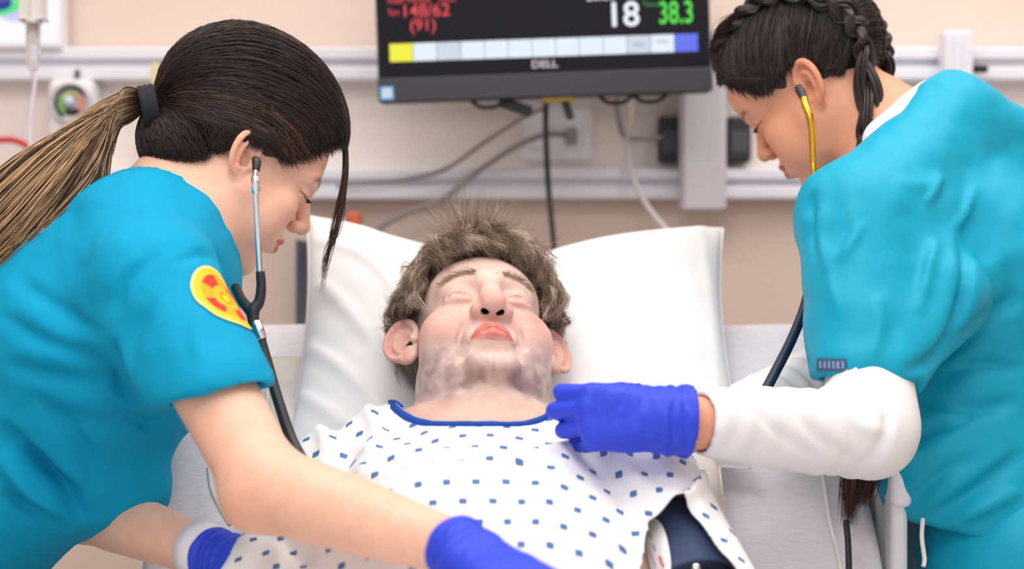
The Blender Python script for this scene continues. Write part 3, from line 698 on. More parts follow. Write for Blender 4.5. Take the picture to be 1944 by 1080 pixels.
def gown_print(m):
    """blue squares in staggered rows with a red-brown rim, and pin dots between"""
    nt = m.node_tree; N = nt.nodes; L = nt.links; b = N['Principled BSDF']
    a = N.new('ShaderNodeAttribute'); a.attribute_name = 'flat'; sx = N.new('ShaderNodeSeparateXYZ'); L.new(a.outputs['Vector'], sx.inputs[0])
    def mth(op, x, y=None, z=None):
        n = N.new('ShaderNodeMath'); n.operation = op
        for i, q in enumerate((x, y, z)):
            if q is None: continue
            if isinstance(q, (int, float)): n.inputs[i].default_value = q
            else: L.new(q, n.inputs[i])
        return n.outputs[0]
    s = 0.0292
    def lattice(pu, pv, ou, ov):
        x = mth('SUBTRACT', mth('FRACT', mth('ADD', mth('DIVIDE', sx.outputs['X'], pu), 50+ou)), 0.5); y = mth('SUBTRACT', mth('FRACT', mth('ADD', mth('DIVIDE', sx.outputs['Y'], pv), 50+ov)), 0.5)
        return mth('MULTIPLY', mth('ABSOLUTE', x), pu), mth('MULTIPLY', mth('ABSOLUTE', y), pv)
    def sq(ou, ov, r):
        x, y = lattice(s, s*1.9, ou, ov); return mth('LESS_THAN', mth('ADD', mth('MULTIPLY', mth('ADD', x, y), 0.08), mth('MULTIPLY', mth('MAXIMUM', x, y), 0.92)), r)
    big = mth('MAXIMUM', sq(0, 0, 0.0039), sq(0.5, 0.5, 0.0039)); core = mth('MAXIMUM', sq(0, 0, 0.0028), sq(0.5, 0.5, 0.0028))
    x, y = lattice(0.00486, 0.00555, 0, 0); pin = mth('MULTIPLY', mth('LESS_THAN', mth('MAXIMUM', x, y), 0.00042), 0.35)
    def mx(f, c0, c1):
        n = N.new('ShaderNodeMix'); n.data_type = 'RGBA'; L.new(f, n.inputs[0])
        for i, c in ((6, c0), (7, c1)):
            if isinstance(c, tuple): n.inputs[i].default_value = (*c, 1)
            else: L.new(c, n.inputs[i])
        return n.outputs[2]
    c = mx(pin, (0.88, 0.865, 0.87), srgb(120, 90, 120)); c = mx(big, c, srgb(84, 84, 118)); c = mx(core, c, srgb(72, 124, 186)); L.new(c, b.inputs['Base Color'])
gown_o, gownH = gown()
def on_gown(u, v, off=0.0):
    u = np.asarray(u, float); v = np.asarray(v, float); return PT.w(np.stack([u, v, gownH(u, v)+off], -1))
_th = np.linspace(math.radians(212), math.radians(328), 26)
_u = 0.114*np.cos(_th); _v = 0.088+0.140*np.sin(_th); nb = on_gown(_u, _v, 0.0015)
V, Q, _ = tubes(np.stack([nb, nb+np.array([0, -0.0015, -0.004])]), np.full((2, 26), 0.0034), 8); obj('neck_binding', V, Q, M['blue_trim'], patient)
tube('neck_tie', [nb[0], nb[0]+np.array([-0.004, 0.0, 0.004]), nb[0]+np.array([0.004, -0.004, 0.004]), nb[0]+np.array([0.012, -0.006, -0.002])], 0.0014, M['blue_trim'], patient)
tube('gown_tie', [P(1160, 748, 1.868), P(1188, 738, 1.866), P(1213, 731, 1.864), P(1216, 744, 1.862), P(1196, 752, 1.862)], 0.0022, M['navy'], patient)
font('gown_print_text', 'Property of', on_gown(np.array([-0.075]), np.array([-0.232]), 0.001)[0], 0.011, mat('grey_print', srgb(206, 196, 202), rough=0.9), patient, rot=(math.radians(40), 0, math.radians(-14)), ext=0.0)
# ------------------------------------------------------------------ blood pressure cuff
cuff = empty('blood_pressure_cuff', PT.w((0.215, -0.2, -0.06)), 'navy blood pressure cuff with a white oval label wrapped around the manikin upper arm', 'cuff')
def cuff_shape():
    a = np.array([0.208, -0.127, -0.008]); b = np.array([0.224, -0.222, 0.004]); ax = unit(b-a); e1 = unit(np.cross(ax, (0, 0, 1))); e2 = np.cross(e1, ax)
    seg = 48; rows = 16; V = []
    for inner in (0, 1):
        for i in range(rows):
            t = i/(rows-1); c = a+(b-a)*t
            for j in range(seg):
                th = 2*math.pi*j/seg; r = 0.0535+0.003*math.sin(3*th+1)*t+0.0025*math.sin(2*th+6*t)-0.003*math.exp(-((t-0.5)/0.2)**2)*math.cos(th*5)*0.4
                if inner: r -= 0.007
                V.append(c+(e1*math.cos(th)+e2*math.sin(th))*r)
    Q = []; o = rows*seg
    for i in range(rows-1):
        for j in range(seg):
            k = (j+1) % seg; Q.append([i*seg+j, i*seg+k, (i+1)*seg+k, (i+1)*seg+j]); Q.append([o+i*seg+k, o+i*seg+j, o+(i+1)*seg+j, o+(i+1)*seg+k])
    for j in range(seg):
        k = (j+1) % seg; Q.append([k, j, o+j, o+k]); l = (rows-1)*seg; Q.append([l+j, l+k, o+l+k, o+l+j])
    V = PT.w(np.array(V)); obj('sleeve', V, np.array(Q), M['navy'], cuff)
    return a, b, ax, e1, e2
_a, _b, _ax, _e1, _e2 = cuff_shape()
def cuff_pt(t, th, off): return PT.w(_a+(_b-_a)*t+(_e1*math.cos(th)+_e2*math.sin(th))*(0.0545+off))
def cuff_label():
    n = 36; rings = (0.35, 0.7, 1.0); c = (0.72, math.radians(52))
    V = [cuff_pt(c[0], c[1], 0.003)]; Q = []
    for r in rings:
        for j in range(n):
            a = 2*math.pi*j/n; x = math.cos(a); y = math.sin(a)
            x = np.sign(x)*abs(x)**0.8; t = c[0]+0.50*r*x; th = c[1]+0.24*r*y-0.10*r*x
            V.append(cuff_pt(t, th, 0.003-0.0012*(r == 1.0)))
    for j in range(n): Q.append([0, 1+j, 1+(j+1) % n])
    for i in range(2):
        for j in range(n): Q.append([1+i*n+j, 1+(i+1)*n+j, 1+(i+1)*n+(j+1) % n, 1+i*n+(j+1) % n])
    o = obj('label_patch', np.array(V), Q, M['white'], cuff); o['label'] = 'white oval label'
cuff_label()
def print_mark(t0, t1, th0, th1, m):
    V = [cuff_pt(t, math.radians(th), 0.0036) for t in np.linspace(t0, t1, 5) for th in np.linspace(th0, th1, 3)]; i = np.arange(15).reshape(5, 3); obj('label_print', np.array(V), np.stack([i[:-1, :-1], i[1:, :-1], i[1:, 1:], i[:-1, 1:]], -1).reshape(-1, 4), m, cuff)
_mr = mat('print_red', srgb(214, 110, 104), rough=0.6); _mg = mat('print_grey', srgb(190, 180, 186), rough=0.6)
print_mark(0.80, 0.98, 52, 55, _mr); print_mark(0.58, 0.70, 50, 52.5, _mg); print_mark(0.40, 0.50, 51, 53, _mg); print_mark(0.62, 0.90, 45, 46.5, _mg)
def band():
    th = np.linspace(math.radians(20), math.radians(160), 20); pts = np.array([PT.w(_a+(_b-_a)*1.03+(_e1*math.cos(x)+_e2*math.sin(x))*0.047) for x in th])
    V, Q, _ = tubes(pts[None], np.full((1, 20), 0.005), 8); obj('inner_bladder', V, Q, M['navy_dark'], cuff)
    lathe('snap_button', [(0.0001, 0.0035), (0.004, 0.003), (0.0052, 0.001), (0.0052, -0.002), (0.0001, -0.002)], PT.w(_a+(_b-_a)*1.055+_e2*0.047+_e1*0.003), (0, -1, 0.3), M['chrome'], cuff, 18)
band()

# ------------------------------------------------------------------ pillows
def pillow(name, F, hw, hh, th, label, m, dents=(), wr=0.004, parent=None, seed=0, folds=(), sag=0.0, roll=0.0):
    n, k = 110, 90; s = np.linspace(-1, 1, n); t = np.linspace(-1, 1, k); S, T = np.meshgrid(s, t, indexing='ij')
    base = np.maximum((1-S**2), 0)**0.42*np.maximum((1-T**2), 0)**0.42
    pin = 1-0.055*(1-T**2)*np.abs(S)**3; pinT = 1-0.07*(1-S**2)*np.abs(T)**3*(T < 0)
    x = S*hw*pin; y = T*hh*pinT-sag*np.maximum(T, 0)**2*np.clip(1-np.abs(S+0.08)/0.98, 0, 1)**1.15+roll*S*np.maximum(T, 0); parts = []
    for side in (1, -1):
        p3 = np.stack([x.ravel()*7+seed, y.ravel()*7, np.full(x.size, side*3.0)], 1)
        h = th*base*(1+0.10*fbm(p3, 2).reshape(x.shape))+wr*fbm(p3*np.array([1.0, 3.2, 1])+9, 3).reshape(x.shape)*np.minimum(1, base*2.0)
        if side == 1:
            for (cx, cy, rx, ry, d) in dents: h = h-d*np.exp(-(((x-cx)/rx)**2+((y-cy)/ry)**2))
            for (pts, amp, w) in folds:
                q = catmull(pts, 8); best = np.full(x.shape, 9.0); sg = np.zeros(x.shape)
                for a, b in zip(q[:-1], q[1:]):
                    d = b-a; tt = np.clip(((x-a[0])*d[0]+(y-a[1])*d[1])/(d@d+1e-12), 0, 1); dx = x-a[0]-tt*d[0]; dy = y-a[1]-tt*d[1]; ds = np.hypot(dx, dy); mm = ds < best
                    best = np.where(mm, ds, best); sg = np.where(mm, np.sign(d[0]*dy-d[1]*dx), sg)
                zz = best*sg/w; h = h+amp*np.exp(-zz**2)*(1+1.2*zz)*np.minimum(1, base*1.5)
        h = np.where(base < 1e-6, 0, h); parts.append(side*h)
    idx = np.arange(n*k).reshape(n, k); V = np.concatenate([np.stack([x, y, parts[0]], -1).reshape(-1, 3), np.stack([x, y, parts[1]], -1).reshape(-1, 3)])
    q = np.stack([idx[:-1, :-1], idx[1:, :-1], idx[1:, 1:], idx[:-1, 1:]], -1).reshape(-1, 4); Q = np.concatenate([q, q[:, ::-1]+n*k])
    root = empty(name, F.w((0, -hh, 0)), label, 'pillow')
    c = obj('pillowcase', F.w(V), Q, m, root)
    edge = np.concatenate([np.stack([x[:, 0], y[:, 0]], 1), np.stack([x[-1], y[-1]], 1), np.stack([x[::-1, -1], y[::-1, -1]], 1), np.stack([x[0, ::-1], y[0, ::-1]], 1)])
    e3 = F.w(np.concatenate([edge, np.zeros((len(edge), 1))], 1)); v, q, _ = tubes(e3[None], 0.0022, 6); obj('seam', v, q, m, c)
    return root
_w = unit((0, 0.66, 0.75)); _n = np.cross((1, 0, 0), _w)
FP1 = Fr((0.003, 2.226, 1.131), (1, 0, 0), _w, _n)
pillow('pillow', FP1, 0.288, 0.208, 0.075, 'large plump white pillow directly behind the manikin head', M['pillow'], sag=0.085, roll=-0.014,
       dents=((-0.045, 0.0, 0.10, 0.13, 0.085), (-0.045, 0.22, 0.11, 0.09, 0.05)), wr=0.0018,
       folds=[([(-0.10, -0.16), (-0.17, -0.05), (-0.25, 0.06)], 0.006, 0.012), ([(-0.12, -0.19), (-0.20, -0.10), (-0.27, -0.03)], 0.005, 0.010), ([(-0.14, 0.03), (-0.20, 0.11), (-0.27, 0.16)], 0.005, 0.010),
              ([(-0.16, -0.20), (-0.22, -0.15), (-0.28, -0.10)], 0.005, 0.010), ([(0.255, -0.2), (0.262, 0.0), (0.258, 0.2)], 0.003, 0.008), ([(-0.12, 0.10), (-0.19, 0.17), (-0.26, 0.20)], 0.004, 0.010)])
FP2 = Fr(PT.w((0.01, 0.04, -0.140)), (1, 0, 0), PT.M[1], PT.M[2])
pillow('pillow', FP2, 0.295, 0.26, 0.036, 'flat cream pillow under the manikin back, its puckered edge showing beside the gown', M['cream_cloth'], wr=0.006, seed=4)

# ------------------------------------------------------------------ bed
bed = empty('hospital_bed', (0, 1.4, 0.0), 'hospital bed with raised backrest and grey marled sheet under the manikin', 'bed')
def mattress():
    top = np.array([2.37, 1.165]); piv = np.array([1.795, 0.683]); foot = np.array([0.62, 0.683]); n1 = np.array([-0.643, 0.766]); t = 0.14
    prof = []; q = catmull(np.array([foot, [1.2, 0.683], piv, (piv+top)/2, top]), 16)
    tg = np.gradient(q, axis=0); tg /= np.linalg.norm(tg, axis=1)[:, None]; nn = np.stack([-tg[:, 1], tg[:, 0]], 1)
    n = len(q); xs = np.concatenate([[-0.445, -0.442, -0.43], np.linspace(-0.41, 0.41, 42), [0.43, 0.442, 0.445]]); m = len(xs)
    drop = np.array([0.04, 0.014, 0.004]+[0]*42+[0.004, 0.014, 0.04])
    Vt = []; Vb = []
    for i in range(n):
        e = min(i, n-1-i)*1.0; ed = 0.03 if e == 0 else (0.007 if e == 1 else 0)
        for j in range(m):
            a = q[i]-nn[i]*(drop[j]+ed); Vt.append((xs[j], a[0], a[1])); b = q[i]-nn[i]*(t-drop[j]*0.5); Vb.append((xs[j], b[0], b[1]))
    V = np.array(Vt+Vb); nb = fbm(V*np.array([5, 9, 9]), 3); V[:n*m, 2] += 0.0035*nb[:n*m]
    idx = np.arange(n*m).reshape(n, m); qt = np.stack([idx[:-1, :-1], idx[:-1, 1:], idx[1:, 1:], idx[1:, :-1]], -1).reshape(-1, 4)
    Q = [qt, qt[:, ::-1]+n*m]
    for a, b in ((idx[:, 0], False), (idx[:, -1], True), (idx[0], True), (idx[-1], False)):
        s = np.stack([a[:-1], a[1:], a[1:]+n*m, a[:-1]+n*m], 1); Q.append(s if b else s[:, ::-1])
    o = obj('mattress', V, np.concatenate(Q), M['sheet'], bed); o['label'] = 'mattress in a grey marled fitted sheet'
mattress()
def bed_frame():
    c = M['white']; g = M['grey']
    box('base_frame', (-0.42, 0.6, 0.40), (0.42, 2.3, 0.47), g, bed, 0.01)
    box('pedestal', (-0.25, 0.9, 0.12), (0.25, 1.9, 0.40), g, bed, 0.02)
    bk = box('backrest_panel', (-0.42, 1.79, 0.50), (0.42, 2.36, 0.53), c, bed, 0.008)
    bk.data.transform(Matrix.Translation((0, 1.86, 0.56)) @ Matrix.Rotation(math.radians(40), 4, 'X') @ Matrix.Translation((0, -1.79, -0.515)))
    box('seat_panel', (-0.42, 0.62, 0.47), (0.42, 1.79, 0.535), c, bed, 0.008)
    box('foot_board', (-0.45, 0.555, 0.38), (0.45, 0.60, 0.86), c, bed, 0.02)
    for x in (-0.36, 0.36):
        for y in (0.72, 2.15):
            f = box('caster_fork', (x-0.02, y-0.02, 0.09), (x+0.02, y+0.02, 0.42), g, bed, 0.005)
            lathe('wheel', [(0.02, -0.016), (0.066, -0.016), (0.072, -0.008), (0.072, 0.008), (0.066, 0.016), (0.02, 0.016)], (x, y, 0.073), (1, 0, 0), M['black_rubber'], f, 24)
    for s in (-1, 1):
        z0 = 0.0 if s > 0 else -0.27                       # the left rail is folded down
        X = lambda a, b: (min(a*s, b*s), max(a*s, b*s))
        a, b = X(0.450, 0.474)
        pan = box('side_rail', (a, 2.02, 0.62+z0), (b, 2.36, 0.72+z0), M['white'], bed, 0.010, seg=4)
        for y in (2.03, 2.115, 2.20, 2.285):
            box('rail_post', (a+0.002, y, 0.71+z0), (b-0.002, y+0.05, 0.95+z0), M['white'], pan, 0.008, seg=4)
        box('rail_bar', (a-0.001, 2.015, 0.935+z0), (b+0.001, 2.365, 1.005+z0), M['white'], pan, 0.011, seg=4)
        a, b = X(0.40, 0.452)
        box('rail_arm', (a, 2.12, 0.58+z0), (b, 2.18, 0.66+z0), g, pan, 0.006)
bed_frame()
def blanket():
    xs = np.linspace(-0.46, 0.46, 70); ys = np.linspace(0.66, 1.50, 60); X, Y = np.meshgrid(xs, ys, indexing='ij')
    H = 0.70+0.06*(np.exp(-((X+0.12)/0.09)**2)+np.exp(-((X-0.06)/0.09)**2))*sm(0.66, 0.8, Y)+0.03*sm(1.2, 1.5, Y)*np.exp(-(X/0.25)**2)
    H = H+0.006*fbm(np.stack([X.ravel()*8, Y.ravel()*8, X.ravel()*0], 1), 3).reshape(X.shape)-0.12*sm(0.44, 0.46, np.abs(X))
    V = np.stack([X, Y, H], -1).reshape(-1, 3); i = np.arange(X.size).reshape(X.shape); Q = np.stack([i[:-1, :-1], i[1:, :-1], i[1:, 1:], i[:-1, 1:]], -1).reshape(-1, 4)
    o = obj('blanket', V, Q, M['white_cloth']); o.modifiers.new('t', 'SOLIDIFY').thickness = 0.006; tag(o, 'white blanket drawn over the lower bed and the manikin legs', 'blanket')
blanket()
# ------------------------------------------------------------------ room
WD = 2.86
def struct(o): o['kind'] = 'structure'; return o
struct(box('wall_back', (-2.4, WD, 0), (2.4, WD+0.1, 2.7), M['wall'], None, 0))
struct(box('wall_left', (-2.5, -0.6, 0), (-2.4, WD+0.1, 2.7), M['wall'], None, 0))
struct(box('wall_right', (2.4, -0.6, 0), (2.5, WD+0.1, 2.7), M['wall'], None, 0))
struct(box('floor', (-2.5, -0.6, -0.1), (2.5, WD+0.1, 0), M['floor'], None, 0))
struct(box('ceiling', (-2.5, -0.6, 2.7), (2.5, WD+0.1, 2.8), M['ceil'], None, 0))
struct(box('baseboard_back', (-2.4, WD-0.012, 0), (2.4, WD, 0.1), M['grey'], None, 0.003))
def zy(py, d=WD): return CAMZ-(py-540)*d/FPX
def xp(px, d=WD): return (px-972)*d/FPX
struct(box('trim_1', (-2.4, WD-0.012, zy(350)), (2.4, WD-0.0005, zy(128)), M['panel'], None, 0.002))
def rail(name, py0, py1, label):
    r = empty(name, (0, WD-0.02, zy(py1)), label, 'rail'); z0, z1 = zy(py1), zy(py0); h = z1-z0
    # extruded section: two lips with a groove between
    pr = [(0, 0), (0.034, 0), (0.036, 0.004), (0.036, h*0.34), (0.032, h*0.40), (0.020, h*0.42), (0.020, h*0.60), (0.032, h*0.62), (0.036, h*0.66), (0.036, h-0.004), (0.030, h), (0, h)]
    n = len(pr); V = []
    for x in (-2.39, 2.39):
        for a, b in pr: V.append((x, WD-0.012-a, z0+b))
    F = [[i, n+i, n+(i+1) % n, (i+1) % n] for i in range(n)]+[list(range(n)), list(range(2*n-1, n-1, -1))]
    obj('rail_profile', np.array(V), F, M['alu'], r, smooth=False); return r
r1 = rail('equipment_rail', 96, 158, 'white aluminium equipment rail running across the wall behind the monitor')
r2 = rail('equipment_rail', 322, 380, 'white aluminium equipment rail lower on the wall, just above the pillow')
# vertical cable trunk behind the screen, and the rail bracket behind the braided nurse
tr = empty('cable_channel', (xp(1334), WD, zy(398)), 'white vertical cable channel below the right end of the monitor', 'trunking')
box('channel_body', (xp(1290, 2.79), 2.77, zy(400, 2.79)), (xp(1377, 2.79), 2.812, zy(60, 2.79)), M['grey'], tr, 0.006)
box('channel_cover', (xp(1297, 2.77), 2.762, zy(398, 2.77)), (xp(1371, 2.77), 2.772, zy(62, 2.77)), M['grey'], tr, 0.003)
bk = empty('rail_bracket', (xp(1815), WD-0.05, zy(150)), 'white ribbed bracket clamped to the upper rail behind the braided nurse', 'bracket')
box('bracket_body', (xp(1787, 2.79), 2.775, zy(190, 2.79)), (xp(1843, 2.79), 2.812, zy(60, 2.79)), M['alu'], bk, 0.003)
for px in (1798, 1815, 1832): box('rib', (xp(px-3, 2.77), 2.769, zy(188, 2.77)), (xp(px+3, 2.77), 2.778, zy(62, 2.77)), M['alu'], bk, 0.001)
lathe('lock_knob', [(0.0001, 0.026), (0.006, 0.024), (0.007, 0), (0.0001, 0)], (xp(1846, 2.79), 2.79, zy(131, 2.79)), (1, 0, 0), M['black'], bk, 16)

# ------------------------------------------------------------------ patient monitor
MD = 2.60
mon = empty('monitor', (xp(1036, MD), MD+0.03, zy(190, MD)), 'black flat patient monitor with red, white and green readings above the bed', 'monitor')
MO = Matrix.Translation((xp(1036, MD), MD, zy(190, MD))) @ Matrix.Rotation(math.radians(2.0), 4, 'Y').inverted().inverted() 
MO = Matrix.Translation((xp(1036, MD), MD, zy(184, MD))) @ Matrix.Rotation(math.radians(-2.0), 4, 'Y')
mw, mh = xp(1355, MD)-xp(720, MD), 0.335
def mbox(name, lo, hi, m, parent, bev=0.002):
    o = box(name, lo, hi, m, None, bev); o.data.transform(MO); attach(o, parent); return o
hs = mbox('housing', (-mw/2, 0, 0.0), (mw/2, 0.038, mh), M['black'], mon, 0.006)
mbox('chin_bar', (-mw/2, -0.004, 0.0), (mw/2, 0.004, 0.037), mat('charcoal_plastic', srgb(52, 50, 58), rough=0.5), mon, 0.002)
scrm = mat('screen_glass', (0.010, 0.009, 0.013), rough=0.14, spec=0.18)
mbox('screen_glass', (-mw/2+0.003, -0.0032, 0.0375), (mw/2-0.003, 0.0, mh-0.006), scrm, mon, 0.001)
def emat(n, c, s=1.0): return mat(n, (0.02, 0.02, 0.02), rough=0.4, emit=c, es=s)
E = {'yellow': emat('screen_yellow', srgb(238, 234, 40), 1.0), 'white': emat('screen_white', srgb(226, 238, 250), 0.98), 'grey': emat('screen_grey', srgb(206, 216, 232), 0.95), 'blue': emat('screen_blue', srgb(84, 104, 230)),
     'red': emat('screen_red', srgb(226, 50, 70)), 'green': emat('screen_green', srgb(72, 226, 60)), 'text': emat('screen_text', srgb(240, 246, 255)), 'dim': emat('screen_dim', srgb(90, 112, 140)), 'dgreen': emat('screen_dim_green', srgb(48, 140, 60))}
def mfont(name, txt, x, z, size, m, align='LEFT', bold=0.0, sx=1.0):
    o = font(name, txt, (0, 0, 0), size, m, None, (0, 0, 0), align, 0.0002, bold, sx)
    o.matrix_basis = MO @ Matrix.Translation((x, -0.0042, z)) @ Matrix.Rotation(math.pi/2, 4, 'X') @ Matrix.Diagonal((sx, 1, 1, 1)); attach2(o, mon); return o
def attach2(o, p):
    mb = o.matrix_basis.copy(); attach(o, p); o.matrix_basis = mb
k = mw/635.0
sx0 = -mw/2+24*k; sw = 586*k
tabs = ['yellow', 'white', 'grey', 'white', 'white', 'white', 'white', 'white', 'white', 'white', 'grey', 'white', 'blue']
for i, c in enumerate(tabs):
    w = sw/len(tabs); mbox('screen_button', (sx0+i*w+0.0004, -0.0040, 0.0610), (sx0+(i+1)*w-0.0004, -0.003, 0.0610+34*k), E[c], mon, 0.0003)
for i, t in ((1, '■'), (2, '---'), (3, 'a'), (9, '--'), (10, 'Main'), (11, 'Menu')):
    pass
mfont('systolic_reading', '148/62', -mw/2+48*k, 0.0610+84*k, 25*k*1.35, E['red'], bold=0.0002)
mfont('mean_reading', '(91)', -mw/2+64*k, 0.0610+58*k, 23*k*1.35, E['red'], bold=0.0002)
mfont('pressure_caption', 'NIBP Manual   14:00', -mw/2+24*k, 0.0610+110*k, 12*k*1.3, E['red'])
mfont('pressure_caption', 'Sys', -mw/2+24*k, 0.0610+89*k, 13*k*1.3, E['red'])
mfont('respiration_reading', '18', -mw/2+436*k, 0.0610+53*k, 46*k*1.42, E['text'], bold=0.0007)
mfont('respiration_caption', 'awRR', -mw/2+402*k, 0.0610+103*k, 16*k*1.3, E['text'], bold=0.0002)
mfont('temperature_reading', '38.3', -mw/2+536*k, 0.0610+55*k, 42*k*1.42, E['green'], bold=0.0006, sx=0.66)
mfont('temperature_caption', 'Tblood', -mw/2+506*k, 0.0610+88*k, 10*k*1.3, E['dgreen'])
mfont('button_caption', 'Menu', -mw/2+(24+11.5*45.1)*k, 0.0610+18*k, 8*k*1.2, E['dim'], 'CENTER')
mfont('button_caption', 'Main', -mw/2+(24+10.5*45.1)*k, 0.0610+13*k, 9*k*1.2, E['dim'], 'CENTER')
mfont('brand_lettering', 'DELL', 0, 0.0445, 15*k*1.3, mat('silver_print', srgb(196, 190, 196), rough=0.4), 'CENTER', 0.0003, 1.15)
st = mbox('sticker', (-mw/2+3*k, -0.0052, 3*k), (-mw/2+30*k, -0.0038, 30*k), mat('sticker_blue', srgb(70, 150, 205), rough=0.4), mon, 0.0002)
so = box('sticker_face', (-mw/2+7*k, -0.0056, 7*k), (-mw/2+27*k, -0.005, 27*k), mat('sticker_face', srgb(196, 212, 230), rough=0.4), None, 0.0001); so.data.transform(MO); attach(so, st)
mbox('mount_plate', (-0.06, 0.036, 0.12), (0.06, 0.07, 0.24), M['black'], mon, 0.003)
mbox('mount_arm', (-0.03, 0.06, 0.15), (0.26, 0.12, 0.21), M['grey'], mon, 0.006)
mbox('mount_arm', (0.20, 0.10, 0.15), (0.27, 0.20, 0.21), M['grey'], mon, 0.006)
mbox('port_block', (-7*k, 0.006, -8*k), (55*k, 0.03, 1*k), mat('brass_block', srgb(196, 160, 50), rough=0.4), mon, 0.001)
for x in (-95, 150, 215): 
    tube('cable', [MO @ Vector((a*k, 0.02, b*k)) for a, b in ((x-50, 4), (x-30, -12), (x, -12), (x+22, 4))], 0.0032, M['black'], mon)
pl = MO @ Vector((-58*k, 0.022, -14*k))
o = box('cable_plug', (-0.026, -0.008, -0.008), (0.026, 0.008, 0.008), M['black'], None, 0.003); o.data.transform(Matrix.Translation(pl) @ Matrix.Rotation(math.radians(18), 4, 'Y')); attach(o, mon)
pl = MO @ Vector((41*k, 0.022, -20*k))
o = box('cable_plug', (-0.006, -0.006, -0.018), (0.006, 0.006, 0.018), M['black'], None, 0.002); o.data.transform(Matrix.Translation(pl) @ Matrix.Rotation(math.radians(-18), 4, 'Y')); attach(o, mon)

# cables on the wall
def cable(pts, r, m, label): tag(tube('cable', [P(*q) for q in pts], r, M[m]), label, 'cable')
cable([(1037, 180, 2.63), (1036, 240, 2.66), (1040, 340, 2.72), (1048, 430, 2.72), (1060, 560, 2.7)], 0.0046, 'cable_dark', 'dark cable hanging straight down from the middle of the monitor')
cable([(1085, 258, 2.835), (1040, 255, 2.82), (985, 275, 2.81), (900, 330, 2.80), (840, 378, 2.79), (770, 405, 2.79), (715, 440, 2.80), (695, 500, 2.82)], 0.0048, 'cable_grey', 'thick grey cable sagging from the wall socket to the left')
cable([(1035, 205, 2.66), (990, 225, 2.72), (920, 270, 2.80), (850, 318, 2.80), (780, 338, 2.80), (690, 348, 2.80), (640, 352, 2.80)], 0.0038, 'cable_grey', 'thin grey cable sweeping from the monitor along the lower rail')
cable([(1195, 172, 2.64), (1198, 220, 2.72), (1190, 260, 2.8), (1200, 330, 2.80), (1225, 385, 2.78), (1260, 430, 2.76), (1300, 475, 2.74), (1340, 560, 2.72)], 0.0042, 'cable_white', 'white cable curving down from the monitor to behind the pillow')
cable([(1172, 178, 2.64), (1172, 215, 2.74), (1185, 258, 2.80), (1215, 263, 2.80), (1262, 261, 2.81)], 0.0042, 'cable_grey', 'grey cable looping from the monitor to the left power adapter')
# wall socket, adapters
so = empty('wall_socket', (xp(1057), WD-0.02, zy(305)), 'white double wall socket plate below the monitor', 'socket')
box('face_plate', (xp(992), WD-0.022, zy(306)), (xp(1122), WD-0.0115, zy(180)), M['white'], so, 0.003)
for px in (1024, 1088): box('outlet', (xp(px-20), WD-0.027, zy(280)), (xp(px+20), WD-0.021, zy(215)), M['white'], so, 0.002)
box('inserted_plug', (xp(1072), WD-0.045, zy(278)), (xp(1094), WD-0.026, zy(246)), M['cable_grey'], so, 0.004)
def adapter(a, b, label):
    e = empty('power_adapter', (xp((a+b)/2, 2.82), 2.82, zy(306, 2.82)), label, 'adapter')
    box('case', (xp(a, 2.82), 2.805, zy(308, 2.82)), (xp(b, 2.82), WD-0.013, zy(222, 2.82)), mat('adapter_black', (0.025, 0.024, 0.032), rough=0.5), e, 0.004)
    box('rating_label', (xp(a+6, 2.82), 2.8042, zy(290, 2.82)), (xp(b-6, 2.82), 2.8055, zy(250, 2.82)), mat('adapter_label', (0.07, 0.07, 0.08), rough=0.5), e, 0.0003)
adapter(1250, 1290, 'black power adapter to the left of the cable channel'); adapter(1380, 1424, 'black power adapter to the right of the cable channel')

# screen at the far left
ls = empty('wall_display', (xp(40), 2.80, zy(92)), 'white wall display with a blue and green image, cut off at upper left', 'display')
box('display_frame', (xp(-160, 2.80), 2.80, zy(92, 2.80)), (xp(117, 2.80), 2.845, zy(-160, 2.80)), M['white'], ls, 0.004)
box('display_screen', (xp(-150, 2.80), 2.7985, zy(83, 2.80)), (xp(110, 2.80), 2.802, zy(-150, 2.80)), mat('display_white', (0.02, 0.02, 0.02), emit=srgb(247, 246, 250)), ls, 0.001)
def blob(name, pxc, pyc, rx, ry, m, y, seed):
    th = np.linspace(0, 2*np.pi, 40, endpoint=False); r = 1+0.08*np.sin(3*th+seed)+0.05*np.sin(5*th+seed*2); V = np.stack([xp(pxc, y)+rx*y/FPX*r*np.cos(th), np.full(40, y), zy(pyc, y)+ry*y/FPX*r*np.sin(th)], 1)
    V = np.concatenate([V, V+np.array([0, 0.0006, 0])]); obj(name, V, [list(range(40))[::-1]]+[[i, (i+1) % 40, 40+(i+1) % 40, 40+i] for i in range(40)], m, ls)
blob('image_shape', 30, 20, 34, 20, emat('image_lilac', srgb(206, 206, 244)), 2.7981, 1)
blob('image_shape', -20, 0, 55, 38, emat('image_green', srgb(90, 226, 140)), 2.7977, 2)
blob('image_shape', -22, 0, 42, 27, emat('image_blue', srgb(16, 52, 150)), 2.7972, 2)

